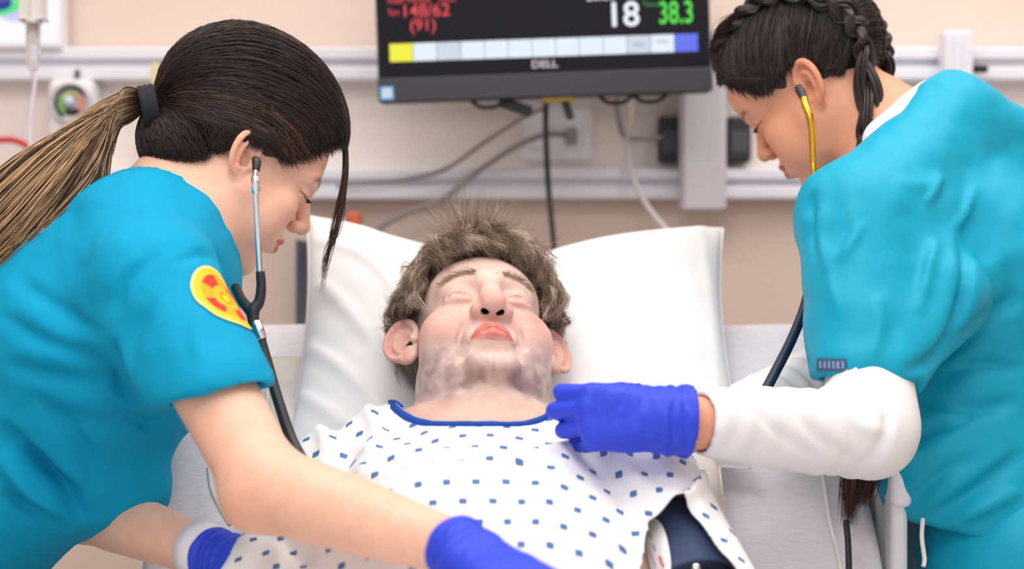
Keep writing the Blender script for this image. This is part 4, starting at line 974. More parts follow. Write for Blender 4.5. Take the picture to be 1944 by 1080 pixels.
# suction regulator with dial
rg_ = empty('suction_regulator', (xp(135), WD-0.05, zy(330)), 'white suction regulator with a green and orange dial on the wall at left', 'regulator')
box('regulator_body', (xp(92, 2.8), 2.79, zy(330, 2.8)), (xp(180, 2.8), 2.85, zy(150, 2.8)), M['white'], rg_, 0.012)
lathe('gauge_ring', [(0.0001, 0.004), (0.029, 0.004), (0.031, 0.010), (0.033, 0.009), (0.034, 0), (0.0001, 0)], P(135, 196, 2.79), (0, -1, 0), M['grey'], rg_, 40)
def arc(name, a0, a1, r0, r1, m, y):
    th = np.linspace(math.radians(a0), math.radians(a1), 14); c = P(135, 196, y); V = np.concatenate([np.stack([c[0]+r*np.cos(th), np.full(14, y+dy), c[2]+r*np.sin(th)], 1) for dy in (0, 0.001) for r in (r0, r1)])
    F = [[i, i+1, 14+i+1, 14+i] for i in range(13)]+[[28+i+1, 28+i, 42+i, 42+i+1] for i in range(13)]; obj(name, V, F, m, rg_)
arc('dial_scale', 150, 235, 0.011, 0.022, mat('dial_green', srgb(130, 178, 90), rough=0.5), 2.784); arc('dial_scale', 50, 150, 0.013, 0.020, mat('dial_olive', srgb(180, 180, 110), rough=0.5), 2.784)
arc('dial_scale', -50, 50, 0.012, 0.021, mat('dial_orange', srgb(220, 140, 110), rough=0.5), 2.784); arc('dial_rim', 35, 240, 0.023, 0.0275, M['black'], 2.7838); arc('dial_rim', -125, -40, 0.010, 0.019, M['black'], 2.7838)
lathe('dial_knob', [(0.0001, 0.012), (0.008, 0.011), (0.0095, 0), (0.0001, 0)], P(133, 193, 2.785), (0, -1, 0), mat('pale_blue', srgb(206, 220, 232), rough=0.3), rg_, 20)
lathe('toggle', [(0.0001, 0.018), (0.004, 0.017), (0.004, 0), (0.0001, 0)], P(146, 152, 2.81), (0.1, -0.2, 1), M['slate'], rg_, 14)

# infusion line: drip chamber and tube
iv = empty('infusion_line', P(63, 330, 2.5), 'clear infusion drip chamber with a thin tube hanging at the left', 'drip')
clr = mat('clear_plastic', (0.93, 0.92, 0.96), rough=0.12, spec=0.5, trans=0.75)
lathe('drip_chamber', [(0.0125, 0.0), (0.0115, 0.003), (0.0105, 0.004), (0.0105, -0.040), (0.0095, -0.060), (0.006, -0.068), (0.0032, -0.072), (0.0030, -0.086), (0.0001, -0.087)], P(63, 45, 2.5), (0, 0, 1), clr, iv, 24)
lathe('chamber_cap', [(0.0001, 0.006), (0.011, 0.006), (0.0135, 0.004), (0.0135, -0.001), (0.0001, -0.001)], P(63, 44, 2.5), (0, 0, 1), M['cable_white'], iv, 24)
box('spike_port', P(45, 40, 2.51), P(60, -30, 2.49), M['cream_cloth'], iv, 0.003); box('spike_port', P(66, 40, 2.51), P(82, -60, 2.49), M['cable_white'], iv, 0.003)
tube('drip_tube', [P(64, 128, 2.5), P(66, 160, 2.5), P(58, 220, 2.5), P(57, 270, 2.5), P(60, 330, 2.5), P(60, 460, 2.5)], 0.0026, mat('tube_plastic', srgb(232, 226, 236), rough=0.3), iv)
tag(tube('red_tube', [P(*q) for q in ((-60, 285, 2.8), (-10, 268, 2.79), (25, 266, 2.79), (55, 280, 2.79), (75, 306, 2.79), (84, 345, 2.8), (70, 400, 2.8))], 0.0052, M['red']), 'red rubber tube looping on the wall at the left edge', 'tube')
rc = empty('red_canister', P(0, 430, 2.76), 'red suction canister low at the left edge of the wall', 'canister')
lathe('canister_lid', [(0.0001, 0.012), (0.030, 0.010), (0.034, 0.0), (0.034, -0.014), (0.0001, -0.014)], P(-12, 388, 2.76), (0, 0, 1), M['red'], rc, 28)
lathe('canister_jar', [(0.031, 0.0), (0.030, -0.10), (0.028, -0.108), (0.0001, -0.108)], P(-12, 400, 2.76), (0, 0, 1), M['red'], rc, 28)
yo = empty('gas_outlet', P(285, 300, 2.8), 'yellow gas outlet on the wall behind the ponytail', 'outlet')
box('outlet_cover', P(274, 302, 2.80)+[0, 0, 0], P(302, 240, 2.80)+[0, 0.047, 0], M['yellow'], yo, 0.003); lathe('outlet_nozzle', [(0.0001, 0.014), (0.007, 0.014), (0.009, 0), (0.0001, 0)], P(288, 306, 2.81), (0, -1, 0), M['grey'], yo, 18)
tag(box('yellow_strip', P(288, 170, 2.808), P(300, 118, 2.808)+[0, 0.006, 0], mat('pale_yellow', srgb(238, 218, 160), rough=0.5), None, 0.002), 'narrow yellow marker strip on the upper rail behind the ponytail', 'marker')
hd = empty('wall_handset', P(652, 470, 2.8), 'dark slate device with an orange top on the wall between nurse and pillow', 'device')
box('device_body', P(622, 520, 2.80), P(684, 425, 2.80)+[0, 0.05, 0], M['slate'], hd, 0.005); box('device_button', P(658, 428, 2.79), P(684, 402, 2.79)+[0, 0.03, 0], M['orange'], hd, 0.004); box('device_clip', P(640, 430, 2.79), P(656, 412, 2.79)+[0, 0.03, 0], M['grey'], hd, 0.003)
tag(box('dark_post', P(561, 640, 2.75), P(569, 455, 2.75)+[0, 0.11, 0], M['slate'], None, 0.002), 'thin dark vertical post beside the left edge of the pillow', 'post')
# tubes and cables lying on the bed
tag(tube('white_tube', [P(*q) for q in ((1562, 880, 2.09), (1566, 930, 2.05), (1575, 990, 2.00), (1590, 1050, 1.97), (1600, 1110, 1.93))], 0.0026, M['cable_white']), 'thin white tube lying on the sheet at the right of the bed', 'tube')
tag(tube('black_cable', [P(*q) for q in ((1606, 990, 2.02), (1610, 1030, 2.0), (1612, 1100, 1.97), (1612, 1160, 1.95))], 0.0038, M['black_rubber']), 'black cable between mattress and right side rail', 'cable')
tag(tube('black_cable', [P(*q) for q in ((290, 880, 2.14), (268, 915, 2.14), (263, 960, 2.13), (266, 1010, 2.12))], 0.004, M['black_rubber']), 'black cable looping beside the left edge of the mattress', 'cable')
tag(tube('white_tube', [P(*q) for q in ((396, 890, 2.06), (402, 930, 2.02), (418, 965, 1.98), (436, 995, 1.95))], 0.0032, M['cable_white']), 'white tubing along the sheet at the left of the gown', 'tube')
# ------------------------------------------------------------------ nurses
FG = 1.45
def fold_disp(V, N, folds):
    """raise or sink cloth along creases drawn as seen from the bedside; applies to the side that faces there"""
    px, py = pix(V); face = np.clip(-(N*unitrows(V-np.array([0, 0, CAMZ]))).sum(1), 0, 1); out = np.zeros(len(V))
    for pts, amp, w, skew in folds:
        q = catmull(np.array(pts, float), 6); best = np.full(len(V), 1e9); sg = np.zeros(len(V)); tt = np.zeros(len(V)); n = len(q)-1
        sel = np.nonzero((px > q[:, 0].min()-4*w) & (px < q[:, 0].max()+4*w) & (py > q[:, 1].min()-4*w) & (py < q[:, 1].max()+4*w))[0]
        X = px[sel]; Y = py[sel]; b = best[sel]; s_ = sg[sel]; t_ = tt[sel]
        for i in range(n):
            a = q[i]; d = q[i+1]-a; t = np.clip(((X-a[0])*d[0]+(Y-a[1])*d[1])/(d@d+1e-9), 0, 1); dx = X-a[0]-t*d[0]; dy = Y-a[1]-t*d[1]; ds = np.hypot(dx, dy); m = ds < b
            b = np.where(m, ds, b); s_ = np.where(m, np.sign(d[0]*dy-d[1]*dx), s_); t_ = np.where(m, (i+t)/n, t_)
        x = b*s_/w; taper = np.maximum(np.sin(np.pi*np.clip(t_, 0, 1)), 0)**0.75
        out[sel] += FG*amp*np.exp(-x*x)*(1+skew*x)*taper
    return V+N*(out*np.minimum(1, face*2.5))[:, None]
def unitrows(a): return a/(np.linalg.norm(a, axis=1)[:, None]+1e-12)

def hand_glove(name, W, a, pn, b, parent, m, curl=(30, 35, 25), spread=0.08, thumb=((0.35, 0.8), 25), cuff=0.05, s=1.0, res=0.0022, wrist_r=0.030, fold=True):
    """W wrist centre, a along the hand, pn palm normal, b towards the thumb"""
    a = unit(a); pn = unit(pn-a*np.dot(pn, a)); bb = np.cross(pn, a); b = bb if np.dot(bb, b) > 0 else -bb
    F = Fr(W, b, a, pn)       # x towards the thumb, y along the hand, z out of the palm
    lo = F.w((0, 0.06, 0.02))-0.15; hi = F.w((0, 0.06, 0.02))+0.15
    g = Grid(*[np.arange(lo[i], hi[i], res) for i in range(3)])
    S = lambda p: np.asarray(p, float)*s
    g.chain([S((0.002, -cuff/s, 0)), S((0.002, -0.005, 0))], [wrist_r*1.12, wrist_r*1.02], 0.01, 'u', F, flat=(F.M[2], 0.92))
    for x0, x1 in ((0.020, 0.026), (0.006, 0.009), (-0.008, -0.009), (-0.020, -0.025)):
        g.chain([S((x0*0.8, 0.0, 0.0)), S((x0, 0.045, -0.002)), S((x1, 0.086-abs(x1-0.005)*0.25, -0.002))], [0.0165*s, 0.0150*s, 0.0118*s], 0.012, 'u', F)
    g.ell(S((0.004, 0.045, 0.004)), np.array((0.036, 0.045, 0.013))*s, 0.012, 'u', F)
    g.ell(S((0.024, 0.026, 0.010)), np.array((0.015, 0.028, 0.014))*s, 0.012, 'u', F)
    L = [(0.026, 0.078, (0.040, 0.024, 0.020), 0.0098), (0.009, 0.084, (0.044, 0.028, 0.021), 0.0100), (-0.009, 0.081, (0.041, 0.026, 0.020), 0.0096), (-0.025, 0.072, (0.032, 0.020, 0.018), 0.0086)]
    for i, (x, y, ls, r) in enumerate(L):
        cc = curl[i] if isinstance(curl[0], (tuple, list)) else curl
        p = np.array((x, y, -0.002)); pts = [np.array((x*0.9, y-0.02, -0.001)), p]; ang = 0; sp = spread*(x/0.026)
        for l, c in zip(ls, cc):
            ang += math.radians(c); d = np.array((math.sin(sp)*math.cos(ang), math.cos(sp)*math.cos(ang), math.sin(ang))); p = p+d*l; pts.append(p)
        g.chain([S(q) for q in pts], [r*s*0.95, r*s*1.08, r*s*1.0, r*s*0.92, r*s*0.78], 0.0035, 'u', F)
    (tx, ty), tc = thumb
    d1 = unit((tx, ty, 0.35)); p0 = np.array((0.022, 0.018, 0.006)); p1 = p0+d1*0.042; d2 = unit(d1+np.array((-0.5, 0.2, 0.3))*math.radians(tc)*2); p2 = p1+d2*0.030; d3 = unit(d2+np.array((-0.4, 0.1, 0.2))*math.radians(tc)); p3 = p2+d3*0.022
    g.chain([S(q) for q in (p0, p1, p2, p3)], [0.0145*s, 0.0115*s, 0.0105*s, 0.0088*s], 0.007, 'u', F)
    g.half(F.w((0, -cuff, 0)), -F.M[1], 0.0)
    # open cuff
    g.chain([F.w((0.002*s, -cuff-0.03, 0)), F.w((0.002*s, -cuff+0.006, 0))], wrist_r*0.95, 0.002, 's', None, flat=(F.M[2], 0.92))
    V, Q = g.mesh(); V = laplace(V, Q, 1, 0.4); N = normals(V, Q); p = F.inv(V)
    w = 0.0010*np.sin(p[:, 1]*520+3*vnoise(p*40))*sm(0.02, -0.01, p[:, 1])+0.0009*fbm(p*np.array([60, 120, 60]), 2)*sm(0.09, 0.03, p[:, 1])
    rim = 0.0014*np.exp(-((p[:, 1]+cuff-0.003)/0.003)**2)
    V = V+N*(w+rim)[:, None]
    return obj(name, V, Q, m, parent)

def scrub_material_folds(V, N, scale, amp, seed, stretch=(1, 1, 1)):
    p = V*np.array(stretch)*scale+seed; n = fbm(p, 3); r = 1-np.abs(n)
    return V+N*(amp*(n*0.6))[:, None]

# ================================================================== left nurse: dark ponytail, blue scrubs, bending over the bed
ps15 = math.radians(24); psr = math.radians(30)
nl = empty('person', (-0.72, 2.02, 0.0), 'person with a long highlighted ponytail in blue scrubs with a round shoulder patch, leaning forward', 'person')
LH = head_frame(P(486, 308, 1.98)+np.array([math.sin(ps15), -math.cos(ps15), 0])*-0.072, (math.cos(ps15), math.sin(ps15)), math.radians(-35), 0)
LS = P(300, 545, 1.835); LE = P(505, 925, 1.69); LW = P(862, 1040, 1.575)
LFS = np.array([-0.43, 2.13, 1.16]); LFE = P(165, 965, 2.03); LFW = P(398, 1052, 1.85)
LNB = P(338, 420, 2.0); LCH = P(205, 630, 1.99); LWA = P(30, 850, 2.0); LHP = P(-150, 990, 2.02)
SKL = srgb(240, 190, 165)
def left_body():
    o = LH.o
    gx = rng_ax((-0.98, -0.60, 0.012), (-0.60, o[0]-0.06, 0.004), (o[0]-0.06, o[0]+0.13, 0.002), (o[0]+0.13, 0.02, 0.004))
    gy = rng_ax((1.48, o[1]-0.11, 0.004), (o[1]-0.11, o[1]+0.08, 0.002), (o[1]+0.08, 2.30, 0.005))
    gz = rng_ax((0.02, 0.84, 0.014), (0.84, o[2]-0.13, 0.004), (o[2]-0.13, o[2]+0.06, 0.002), (o[2]+0.06, o[2]+0.16, 0.005))
    g = Grid(gx, gy, gz)
    g.chain([LHP, LWA, LCH], [0.125, 0.10, 0.105], 0.05); g.chain([LCH, LNB], [0.09, 0.055], 0.05)
    g.chain([LHP+[0, -0.07, -0.04], (-0.735, 1.94, 0.48), (-0.76, 1.94, 0.08)], [0.085, 0.058, 0.042], 0.03)
    g.chain([LHP+[0, 0.07, -0.04], (-0.735, 2.10, 0.48), (-0.76, 2.10, 0.08)], [0.085, 0.058, 0.042], 0.03)
    g.chain([LNB, LS+[-0.01, 0, 0.0]], [0.05, 0.048], 0.04); g.chain([LNB, LFS], [0.05, 0.05], 0.04)
    u = unit(LE-LS); g.chain([LS, LS+(LE-LS)*0.45, LE+u*0.0], [0.050, 0.0435, 0.0385], 0.02)
    fa = LW-LE; g.chain([LE, LE+fa*0.22, LE+fa*0.6, LW, LW+unit(fa)*0.018], [0.0380, 0.0405, 0.0345, 0.0262, 0.0225], 0.025, flat=None)
    g.chain([LE+[-0.014, 0, -0.012]]*2, 0.027, 0.02)
    g.chain([LFS, LFE], [0.048, 0.038], 0.02); fa = LFW-LFE; g.chain([LFE, LFE+fa*0.25, LFW, LFW+unit(fa)*0.02], [0.037, 0.038, 0.026, 0.0225], 0.02)
    head_female(g, LH)
    g.chain([LH.w((0, -0.022, -0.030)), LH.w((0, -0.040, -0.085)), LNB], [0.056, 0.054, 0.064], 0.025)
    g.chain([LH.w((0, -0.06, -0.07)), LNB+[-0.02, 0, 0.02]], [0.035, 0.05], 0.03)
    ear(g, LH, 1, (0.066, -0.004, 0.0), 0.060, 0.034, math.radians(24), 0.005); ear(g, LH, -1, (0.066, -0.004, 0.0), 0.060, 0.034, math.radians(24), 0.005)
    V, Q = g.mesh(); p = LH.inv(V); hd = np.linalg.norm(p-np.array([0, 0.02, -0.01]), axis=1) < 0.16
    c = np.tile(np.array(SKL), (len(V), 1)); c[hd] = skin_female(p[hd], SKL, srgb(206, 100, 96))
    n = fbm(V*25, 2); c = c*(1+0.03*n[:, None]); el = np.exp(-(np.linalg.norm(V-(LE+[-0.02, -0.03, -0.01]), axis=1)/0.05)**2); c = c*(1-0.25*el[:, None])+np.array(srgb(232, 160, 130))*0.25*el[:, None]
    obj('body', V, Q, M['skin'], nl, np.clip(c, 0, 1))
left_body()

def left_scrubs():
    g = Grid(np.arange(-1.0, -0.13, 0.0048), np.arange(1.68, 2.33, 0.0052), np.arange(0.78, 1.42, 0.0048))
    ax_ = unit(LNB-LWA)
    lat = np.array([0, 1.0, 0])
    g.chain([LHP+[-0.02, 0, -0.02], LWA, LCH], [0.150, 0.128, 0.140], 0.05, flat=(lat, 1.12)); g.chain([LCH, P(300, 490, 1.985)], [0.135, 0.095], 0.05, flat=(lat, 1.25))
    g.chain([P(300, 470, 2.0), LNB+[-0.012, 0, 0.004]], [0.085, 0.062], 0.04)
    g.chain([P(250, 930, 1.97), P(150, 900, 1.97)], [0.045, 0.06], 0.06)           # loose front of the blouse
    g.chain([P(255, 480, 1.95), LS+[-0.012, 0.0, 0.004]], [0.085, 0.064], 0.04)      # near shoulder
    g.chain([P(270, 480, 2.04), LFS], [0.085, 0.066], 0.04)
    u = LE-LS; H1 = LS+u*0.47
    g.chain([LS, LS+u*0.25, H1+u*0.1], [0.064, 0.063, 0.0625], 0.03)
    g.chain([LS+[-0.035, 0.01, -0.03], H1+[-0.045, 0.01, -0.002]], [0.05, 0.034], 0.03)           # slack at the back of the sleeve
    uf = LFE-LFS; g.chain([LFS, LFS+uf*0.6], [0.064, 0.068], 0.03)
    # sleeve hems
    hem = unit([0.19, -0.12, -0.97]); hp = P(385, 757, 1.74)
    g.half(hp, hem, 0.004, 'i', [P(250, 700, 1.8)[0], 1.6, hp[2]-0.15], [0.0, 1.9, hp[2]+0.03])
    g.chain([H1-u*0.02, H1+u*0.4], [0.0445, 0.049], 0.004, 's')
    g.chain([LFS+uf*0.55, LFS+uf*0.85], [0.050, 0.052], 0.004, 's')
    # neckline and hem
    g.chain([LNB+[-0.022, 0, 0.012], LH.w((0, -0.03, -0.05))], [0.058, 0.075], 0.004, 's')
    hp2 = P(120, 965, 1.97)
    g.half(LHP+[-0.03, 0, -0.09], (-0.25, 0, -1.0), 0.004)
    V, Q = g.mesh(); V = laplace(V, Q, 2, 0.5); N = normals(V, Q)
    V = V+N*(0.0045*fbm(V*np.array([7, 6, 13]), 3)+0.0028*fbm(V*np.array([22, 10, 18])+4, 3))[:, None]
    N = normals(V, Q)
    F_ = [([(210, 640), (225, 720), (262, 770)], -0.010, 12, 0.6), ([(215, 600), (235, 530), (300, 480)], -0.0045, 10, 0.8), ([(330, 500), (385, 480), (430, 505)], -0.004, 9, 0.4),
          ([(0, 590), (80, 640), (190, 680)], -0.0055, 16, 0.8), ([(0, 690), (90, 720), (200, 735)], -0.006, 18, -0.7), ([(30, 520), (120, 585), (205, 640)], -0.004, 16, 0.7),
          ([(0, 800), (90, 890), (165, 950)], -0.012, 16, 0.9), ([(40, 850), (110, 930), (160, 990)], -0.009, 13, -0.8), ([(0, 860), (60, 930), (150, 1010)], 0.010, 18, 0.5), ([(0, 930), (60, 960), (140, 1000)], -0.008, 14, 0.7),
          ([(90, 770), (180, 800), (300, 800)], -0.005, 20, 0.6), ([(200, 760), (250, 800), (330, 830)], -0.005, 14, -0.6), ([(60, 740), (150, 830), (200, 930)], -0.006, 18, 0.9), ([(240, 700), (250, 640), (290, 560)], -0.004, 14, 0.6), ([(390, 700), (370, 640), (385, 560)], 0.003, 18, 0.6)]
    V = fold_disp(V, N, F_); V = laplace(V, Q, 1, 0.4)
    o = obj('scrub_top', V, Q, M['scrub_a'], nl); return V, Q
lsV, lsQ = left_scrubs()

def conform_patch(name, mV, mQ, pts2d, m, parent, off=0.0016, label=None):
    """disc of small cloth laid on a garment: pts2d grid of (px,py) rows"""
    bvh = BVHTree.FromPolygons([Vector(v) for v in mV], [list(map(int, q)) for q in mQ]); o = Vector((0, 0, CAMZ)); rows, cols_, _ = pts2d.shape; V = []
    last = None
    for q in pts2d.reshape(-1, 2):
        d = Vector(P(q[0], q[1], 1.0))-o; h = bvh.ray_cast(o, d.normalized())
        if h[0] is not None: last = np.array(h[0])+np.array(h[1])*off
        V.append(last)
    V = np.array([v if v is not None else last for v in V]); i = np.arange(rows*cols_).reshape(rows, cols_)
    Q = np.stack([i[:-1, :-1], i[1:, :-1], i[1:, 1:], i[:-1, 1:]], -1).reshape(-1, 4); return V, Q
def left_patch():
    sel = np.nonzero((lsV[:, 1] < 1.97) & (lsV[:, 2] > 1.0) & (lsV[:, 0] > -0.5))[0]; keep = np.isin(lsQ, sel).all(1)
    bvh = BVHTree.FromPolygons([Vector(v) for v in lsV], [list(map(int, q)) for q in lsQ[keep]])
    u = unit(LE-LS); e0 = unit(np.cross(u, (0, 0, 1))); e0 = e0 if e0[1] < 0 else -e0; e1 = np.cross(u, e0); e1 = e1 if e1[0] > 0 else -e1
    phi0 = math.radians(111); a0 = 0.076; rad = 0.043; nr, nt = 22, 64; pr = np.linspace(0, 1, nr); th = np.linspace(0, 2*np.pi, nt); V = []; last = None
    for r in pr:
        for t in th:
            ph = phi0+rad*r*math.sin(t)/0.066; c = LS+u*(a0+rad*r*math.cos(t)); d = e0*math.cos(ph)+e1*math.sin(ph)
            h = bvh.ray_cast(Vector(c+d*0.13), Vector(-d))
            if h[0] is not None: last = np.array(h[0])+np.array(h[1])*0.0018
            V.append(last)
    V = np.array([v if v is not None else last for v in V]); i = np.arange(nr*nt).reshape(nr, nt); Q = np.stack([i[:-1, :-1], i[1:, :-1], i[1:, 1:], i[:-1, 1:]], -1).reshape(-1, 4)
    R = np.repeat(pr, nt); T = np.tile(th, nr); col = np.tile(np.array(srgb(250, 196, 50)), (len(V), 1))
    def mix(mm, c2):
        nonlocal col; col = col*(1-mm[:, None])+np.array(c2)*mm[:, None]
    mix(((R > 0.42) & (R < 0.76))*1.0, srgb(250, 62, 50)); ray = (np.abs(np.sin(T*2+0.5)) < 0.62)*(R > 0.2)*(R < 0.76); mix(ray*0.9, srgb(252, 178, 44)); mix((R <= 0.42)*1.0, srgb(252, 184, 46)); mix(((R > 0.14) & (R < 0.20))*0.7, srgb(150, 130, 20)); mix((R <= 0.14)*0.9, srgb(226, 216, 30)); mix((R > 0.93)*0.8, srgb(248, 226, 150))
    obj('shoulder_patch', V, Q, mat('embroidery', vcol=True, rough=0.7, spec=0.2, bump=(900, 0.3)), nl, col)['label'] = 'round red and gold embroidered shoulder patch'
left_patch()

def left_pants():
    g = Grid(np.arange(-1.0, -0.55, 0.012), np.arange(1.75, 2.3, 0.012), np.arange(0.04, 1.0, 0.014))
    for s in (-1, 1): g.chain([LHP+[0, s*0.075, -0.05], (-0.735, 2.02+s*0.085, 0.48), (-0.76, 2.02+s*0.085, 0.07)], [0.105, 0.082, 0.075], 0.03)
    g.ell(LHP+[0, 0, -0.03], (0.15, 0.185, 0.11), 0.04); g.half((0, 0, 0.075), (0, 0, -1), 0.004)
    V, Q = g.mesh(); obj('scrub_pants', V, Q, M['scrub_a'], nl)
def shoes(parent, x, y0, toe):
    for s in (-1, 1):
        g = Grid(np.arange(x-0.2, x+0.2, 0.008), np.arange(y0+s*0.085-0.08, y0+s*0.085+0.08, 0.008), np.arange(-0.01, 0.14, 0.008))
        c = np.array([x, y0+s*0.085, 0.0]); g.chain([c+[-0.045*toe, 0, 0.05], c+[0.06*toe, 0, 0.045], c+[0.13*toe, 0, 0.035]], [0.05, 0.045, 0.035], 0.02, flat=((0, 1, 0), 0.85)); g.half((0, 0, 0.002), (0, 0, -1), 0.004)
        V, Q = g.mesh(); obj('shoe', V, Q, M['white'], parent)
left_pants(); shoes(nl, -0.75, 2.02, 1)

_a = unit(P(985, 1112, 1.50)-LW)
hand_glove('glove', LW+_a*0.032, _a, np.array([0.0, 0.25, -1.0]), np.array([0, 1, 0.2]), nl, M['glove'], curl=(18, 22, 15), cuff=0.036, wrist_r=0.0285)
_a = unit(P(560, 1092, 1.76)-LFW)
hand_glove('glove', LFW+_a*0.040, _a, np.array([0.0, 0.15, -1.0]), np.array([0, -1, 0.1]), nl, M['glove'], curl=(15, 20, 15), cuff=0.034, wrist_r=0.029, s=1.05)
_d = unit(LFW-LFE)
wb = lathe('watch_band', [(0.029, -0.016), (0.0315, -0.015), (0.0325, 0), (0.0315, 0.015), (0.029, 0.016)], LFW-_d*0.010, _d, mat('white_silicone', srgb(238, 236, 242), rough=0.4), nl, 36)
wb['label'] = 'white silicone watch band'
for i in range(7):
    th = math.radians(150+i*22); a_ = unit(np.cross(_d, (0.2, 0.1, 1))); b_ = np.cross(_d, a_); c_ = LFW-_d*0.010+(a_*math.cos(th)+b_*math.sin(th))*0.0325
    lathe('band_link', [(0.0001, 0.0012), (0.003, 0.001), (0.0035, -0.001)], c_, a_*math.cos(th)+b_*math.sin(th), M['white'], wb, 10)

# hair of the left nurse
HC = np.array([0, -0.022, 0.060]); HR = np.array([0.085, 0.119, 0.101])
def strand_set(F, S, T, ctrl, n, M_=18, jit=0.004, off=(0.0, 0.004), rg=None, r=(0.0005, 0.0009), colf=None, HC=HC, HR=HR):
    """strands from hairline samples S (k,3) to the tie T, wrapped over the hair ellipsoid"""
    t = np.linspace(0, 1, M_)[:, None]; paths = []; rad = []; cols = []
    for i in range(n):
        k = rg.uniform(0, len(S)-1); i0 = int(k); f = k-i0; s = S[i0]*(1-f)+S[min(i0+1, len(S)-1)]*f+rg.normal(0, jit, 3)
        c = ctrl(s)+rg.normal(0, 0.012, 3); e = T+rg.normal(0, 0.006, 3)
        q = (1-t)**2*s+2*t*(1-t)*c+t*t*e
        d = (q-HC)/HR; nrm = np.linalg.norm(d, axis=1)[:, None]; o = rg.uniform(*off); w = o+0.0022*np.sin(t*rg.uniform(3, 8)+rg.uniform(0, 6))
        pr = HC+d/nrm*(HR+w); wt = np.clip((1-t)*9, 0, 1); pr = pr*wt+q*(1-wt)
        paths.append(pr); rad.append(rg.uniform(*r)); cols.append(colf(s, rg))
    return np.array(paths), np.array(rad), np.array(cols)
DK = np.array(srgb(50, 36, 34)); BR = np.array(srgb(92, 66, 48)); BL = np.array(srgb(214, 176, 134))
def left_hair():
    rg = np.random.default_rng(21); F = LH; o = F.w(HC)
    g = Grid(np.arange(o[0]-0.14, o[0]+0.15, 0.003), np.arange(o[1]-0.12, o[1]+0.12, 0.003), np.arange(o[2]-0.14, o[2]+0.14, 0.003))
    g.ell(HC, HR-0.002, 0, 'u', F); g.ell((0.0, -0.070, -0.026), (0.050, 0.036, 0.034), 0.02, 'u', F)
    # face/neck side removed: below the temple-ear-nape line, in front of the hairline
    dn = F.M[1]*0.50-F.M[2]*0.866; g.half(F.w((0, -0.022, -0.003)), dn, 0.012)
    fr = F.M[1]*0.855-F.M[2]*0.519; g.half(F.w((0, 0.058, 0.056)), fr, 0.012)
    # ear notch
    g.ell((0.078, -0.012, 0.004), (0.02, 0.022, 0.024), 0.008, 's', F); g.ell((-0.078, -0.012, 0.004), (0.02, 0.022, 0.024), 0.008, 's', F)
    V, Q = g.mesh(); V = laplace(V, Q, 1); p = F.inv(V); n = fbm(p*np.array([60, 22, 110]), 2); cap = (V, Q, DK*(1+0.25*n[:, None]))
    T = np.array([0, -0.128, -0.006])
    half_line = np.array([(0.055, -0.070, -0.050), (0.066, -0.045, -0.028), (0.076, -0.018, 0.010), (0.075, 0.012, 0.022), (0.068, 0.036, 0.022), (0.062, 0.055, 0.050), (0.048, 0.072, 0.078), (0.026, 0.080, 0.092), (0.008, 0.080, 0.096)])
    S = np.concatenate([half_line, half_line[::-1]*np.array([-1, 1, 1])])
    ctrl = lambda s: HC+np.array([s[0]*1.9, -0.02, -0.040+0.14*max(0, 1-abs(s[0])/0.078)**0.7+0.35*(s[2]-0.02)])
    def colf(s, rg):
        u = rg.random(); c = DK*rg.uniform(0.7, 1.5)
        if 0.020 < s[2] < 0.045 and s[1] > 0.03 and u < 0.42: c = BR*rg.uniform(0.8, 1.9)
        elif u < 0.10: c = BR*rg.uniform(0.5, 1.0)
        return c
    a = strand_set(F, S, T, ctrl, 4600, 18, 0.0035, (0.000, 0.004), rg, (0.00035, 0.0007), colf)
    # lower back bun-side hair: from the nape up to the tie
    SN = np.array([(0.064, -0.045, -0.030), (0.058, -0.062, -0.044), (0.045, -0.082, -0.055), (0.03, -0.092, -0.058), (0.0, -0.098, -0.060), (-0.03, -0.092, -0.058), (-0.058, -0.062, -0.044)]); HC2 = np.array([0, -0.066, -0.016]); HR2 = np.array([0.061, 0.058, 0.050])
    v, q, c = hair_points_to_tubes(F.w(a[0]), a[1], a[2]); parts = [cap, (v, q, c)]
    b = strand_set(F, SN, T, lambda s: s*np.array([1.0, 1.25, 0.5]), 1100, 14, 0.003, (0, 0.003), rg, (0.0004, 0.0007), lambda s, r: DK*r.uniform(0.7, 1.3), HC2, HR2)
    parts.append(hair_points_to_tubes(F.w(b[0]), b[1], b[2]))
    V, Q, C = merge(parts); obj('hair', V, Q, M['hair'], nl, np.clip(C, 0, 1))
    # loose lock falling in front of the face
    top = P(654, 250, 2.085); lk = []; lr = []; lc = []
    for i in range(40):
        j = rg.normal(0, 1, 3)*np.array([0.0012, 0.0012, 0]); sp = rg.normal(0, 0.0022)
        ex = rg.uniform(0.55, 1.0)
        pts = catmull([P(658, 222, 2.09)+j, top+j*1.5, P(655, 330, 2.07)+j*2+[sp*0.3, 0, 0], P(638+rg.normal(0, 3), 430, 2.06)+j*2+[sp*0.6, 0, 0], P(622+rg.normal(0, 4), 430+ex*70, 2.055)+[sp*0.6, 0, 0], P(611+rg.normal(0, 3), 440+ex*125, 2.05)+[sp*0.3, 0, 0]], 5)
        lk.append(pts); lr.append(rg.uniform(0.0004, 0.0007)); lc.append(np.array(srgb(74, 48, 42))*rg.uniform(0.6, 1.3))
    V, Q, C = hair_points_to_tubes(np.array(lk), np.array(lr), np.array(lc)); obj('loose_lock', V, Q, M['hair'], nl, C)
    # ponytail: dark at the tie, blonde towards the ends
    tie = LH.w(T+np.array([0, -0.012, -0.004])); parts = []; pp = []; pr = []; pc = []
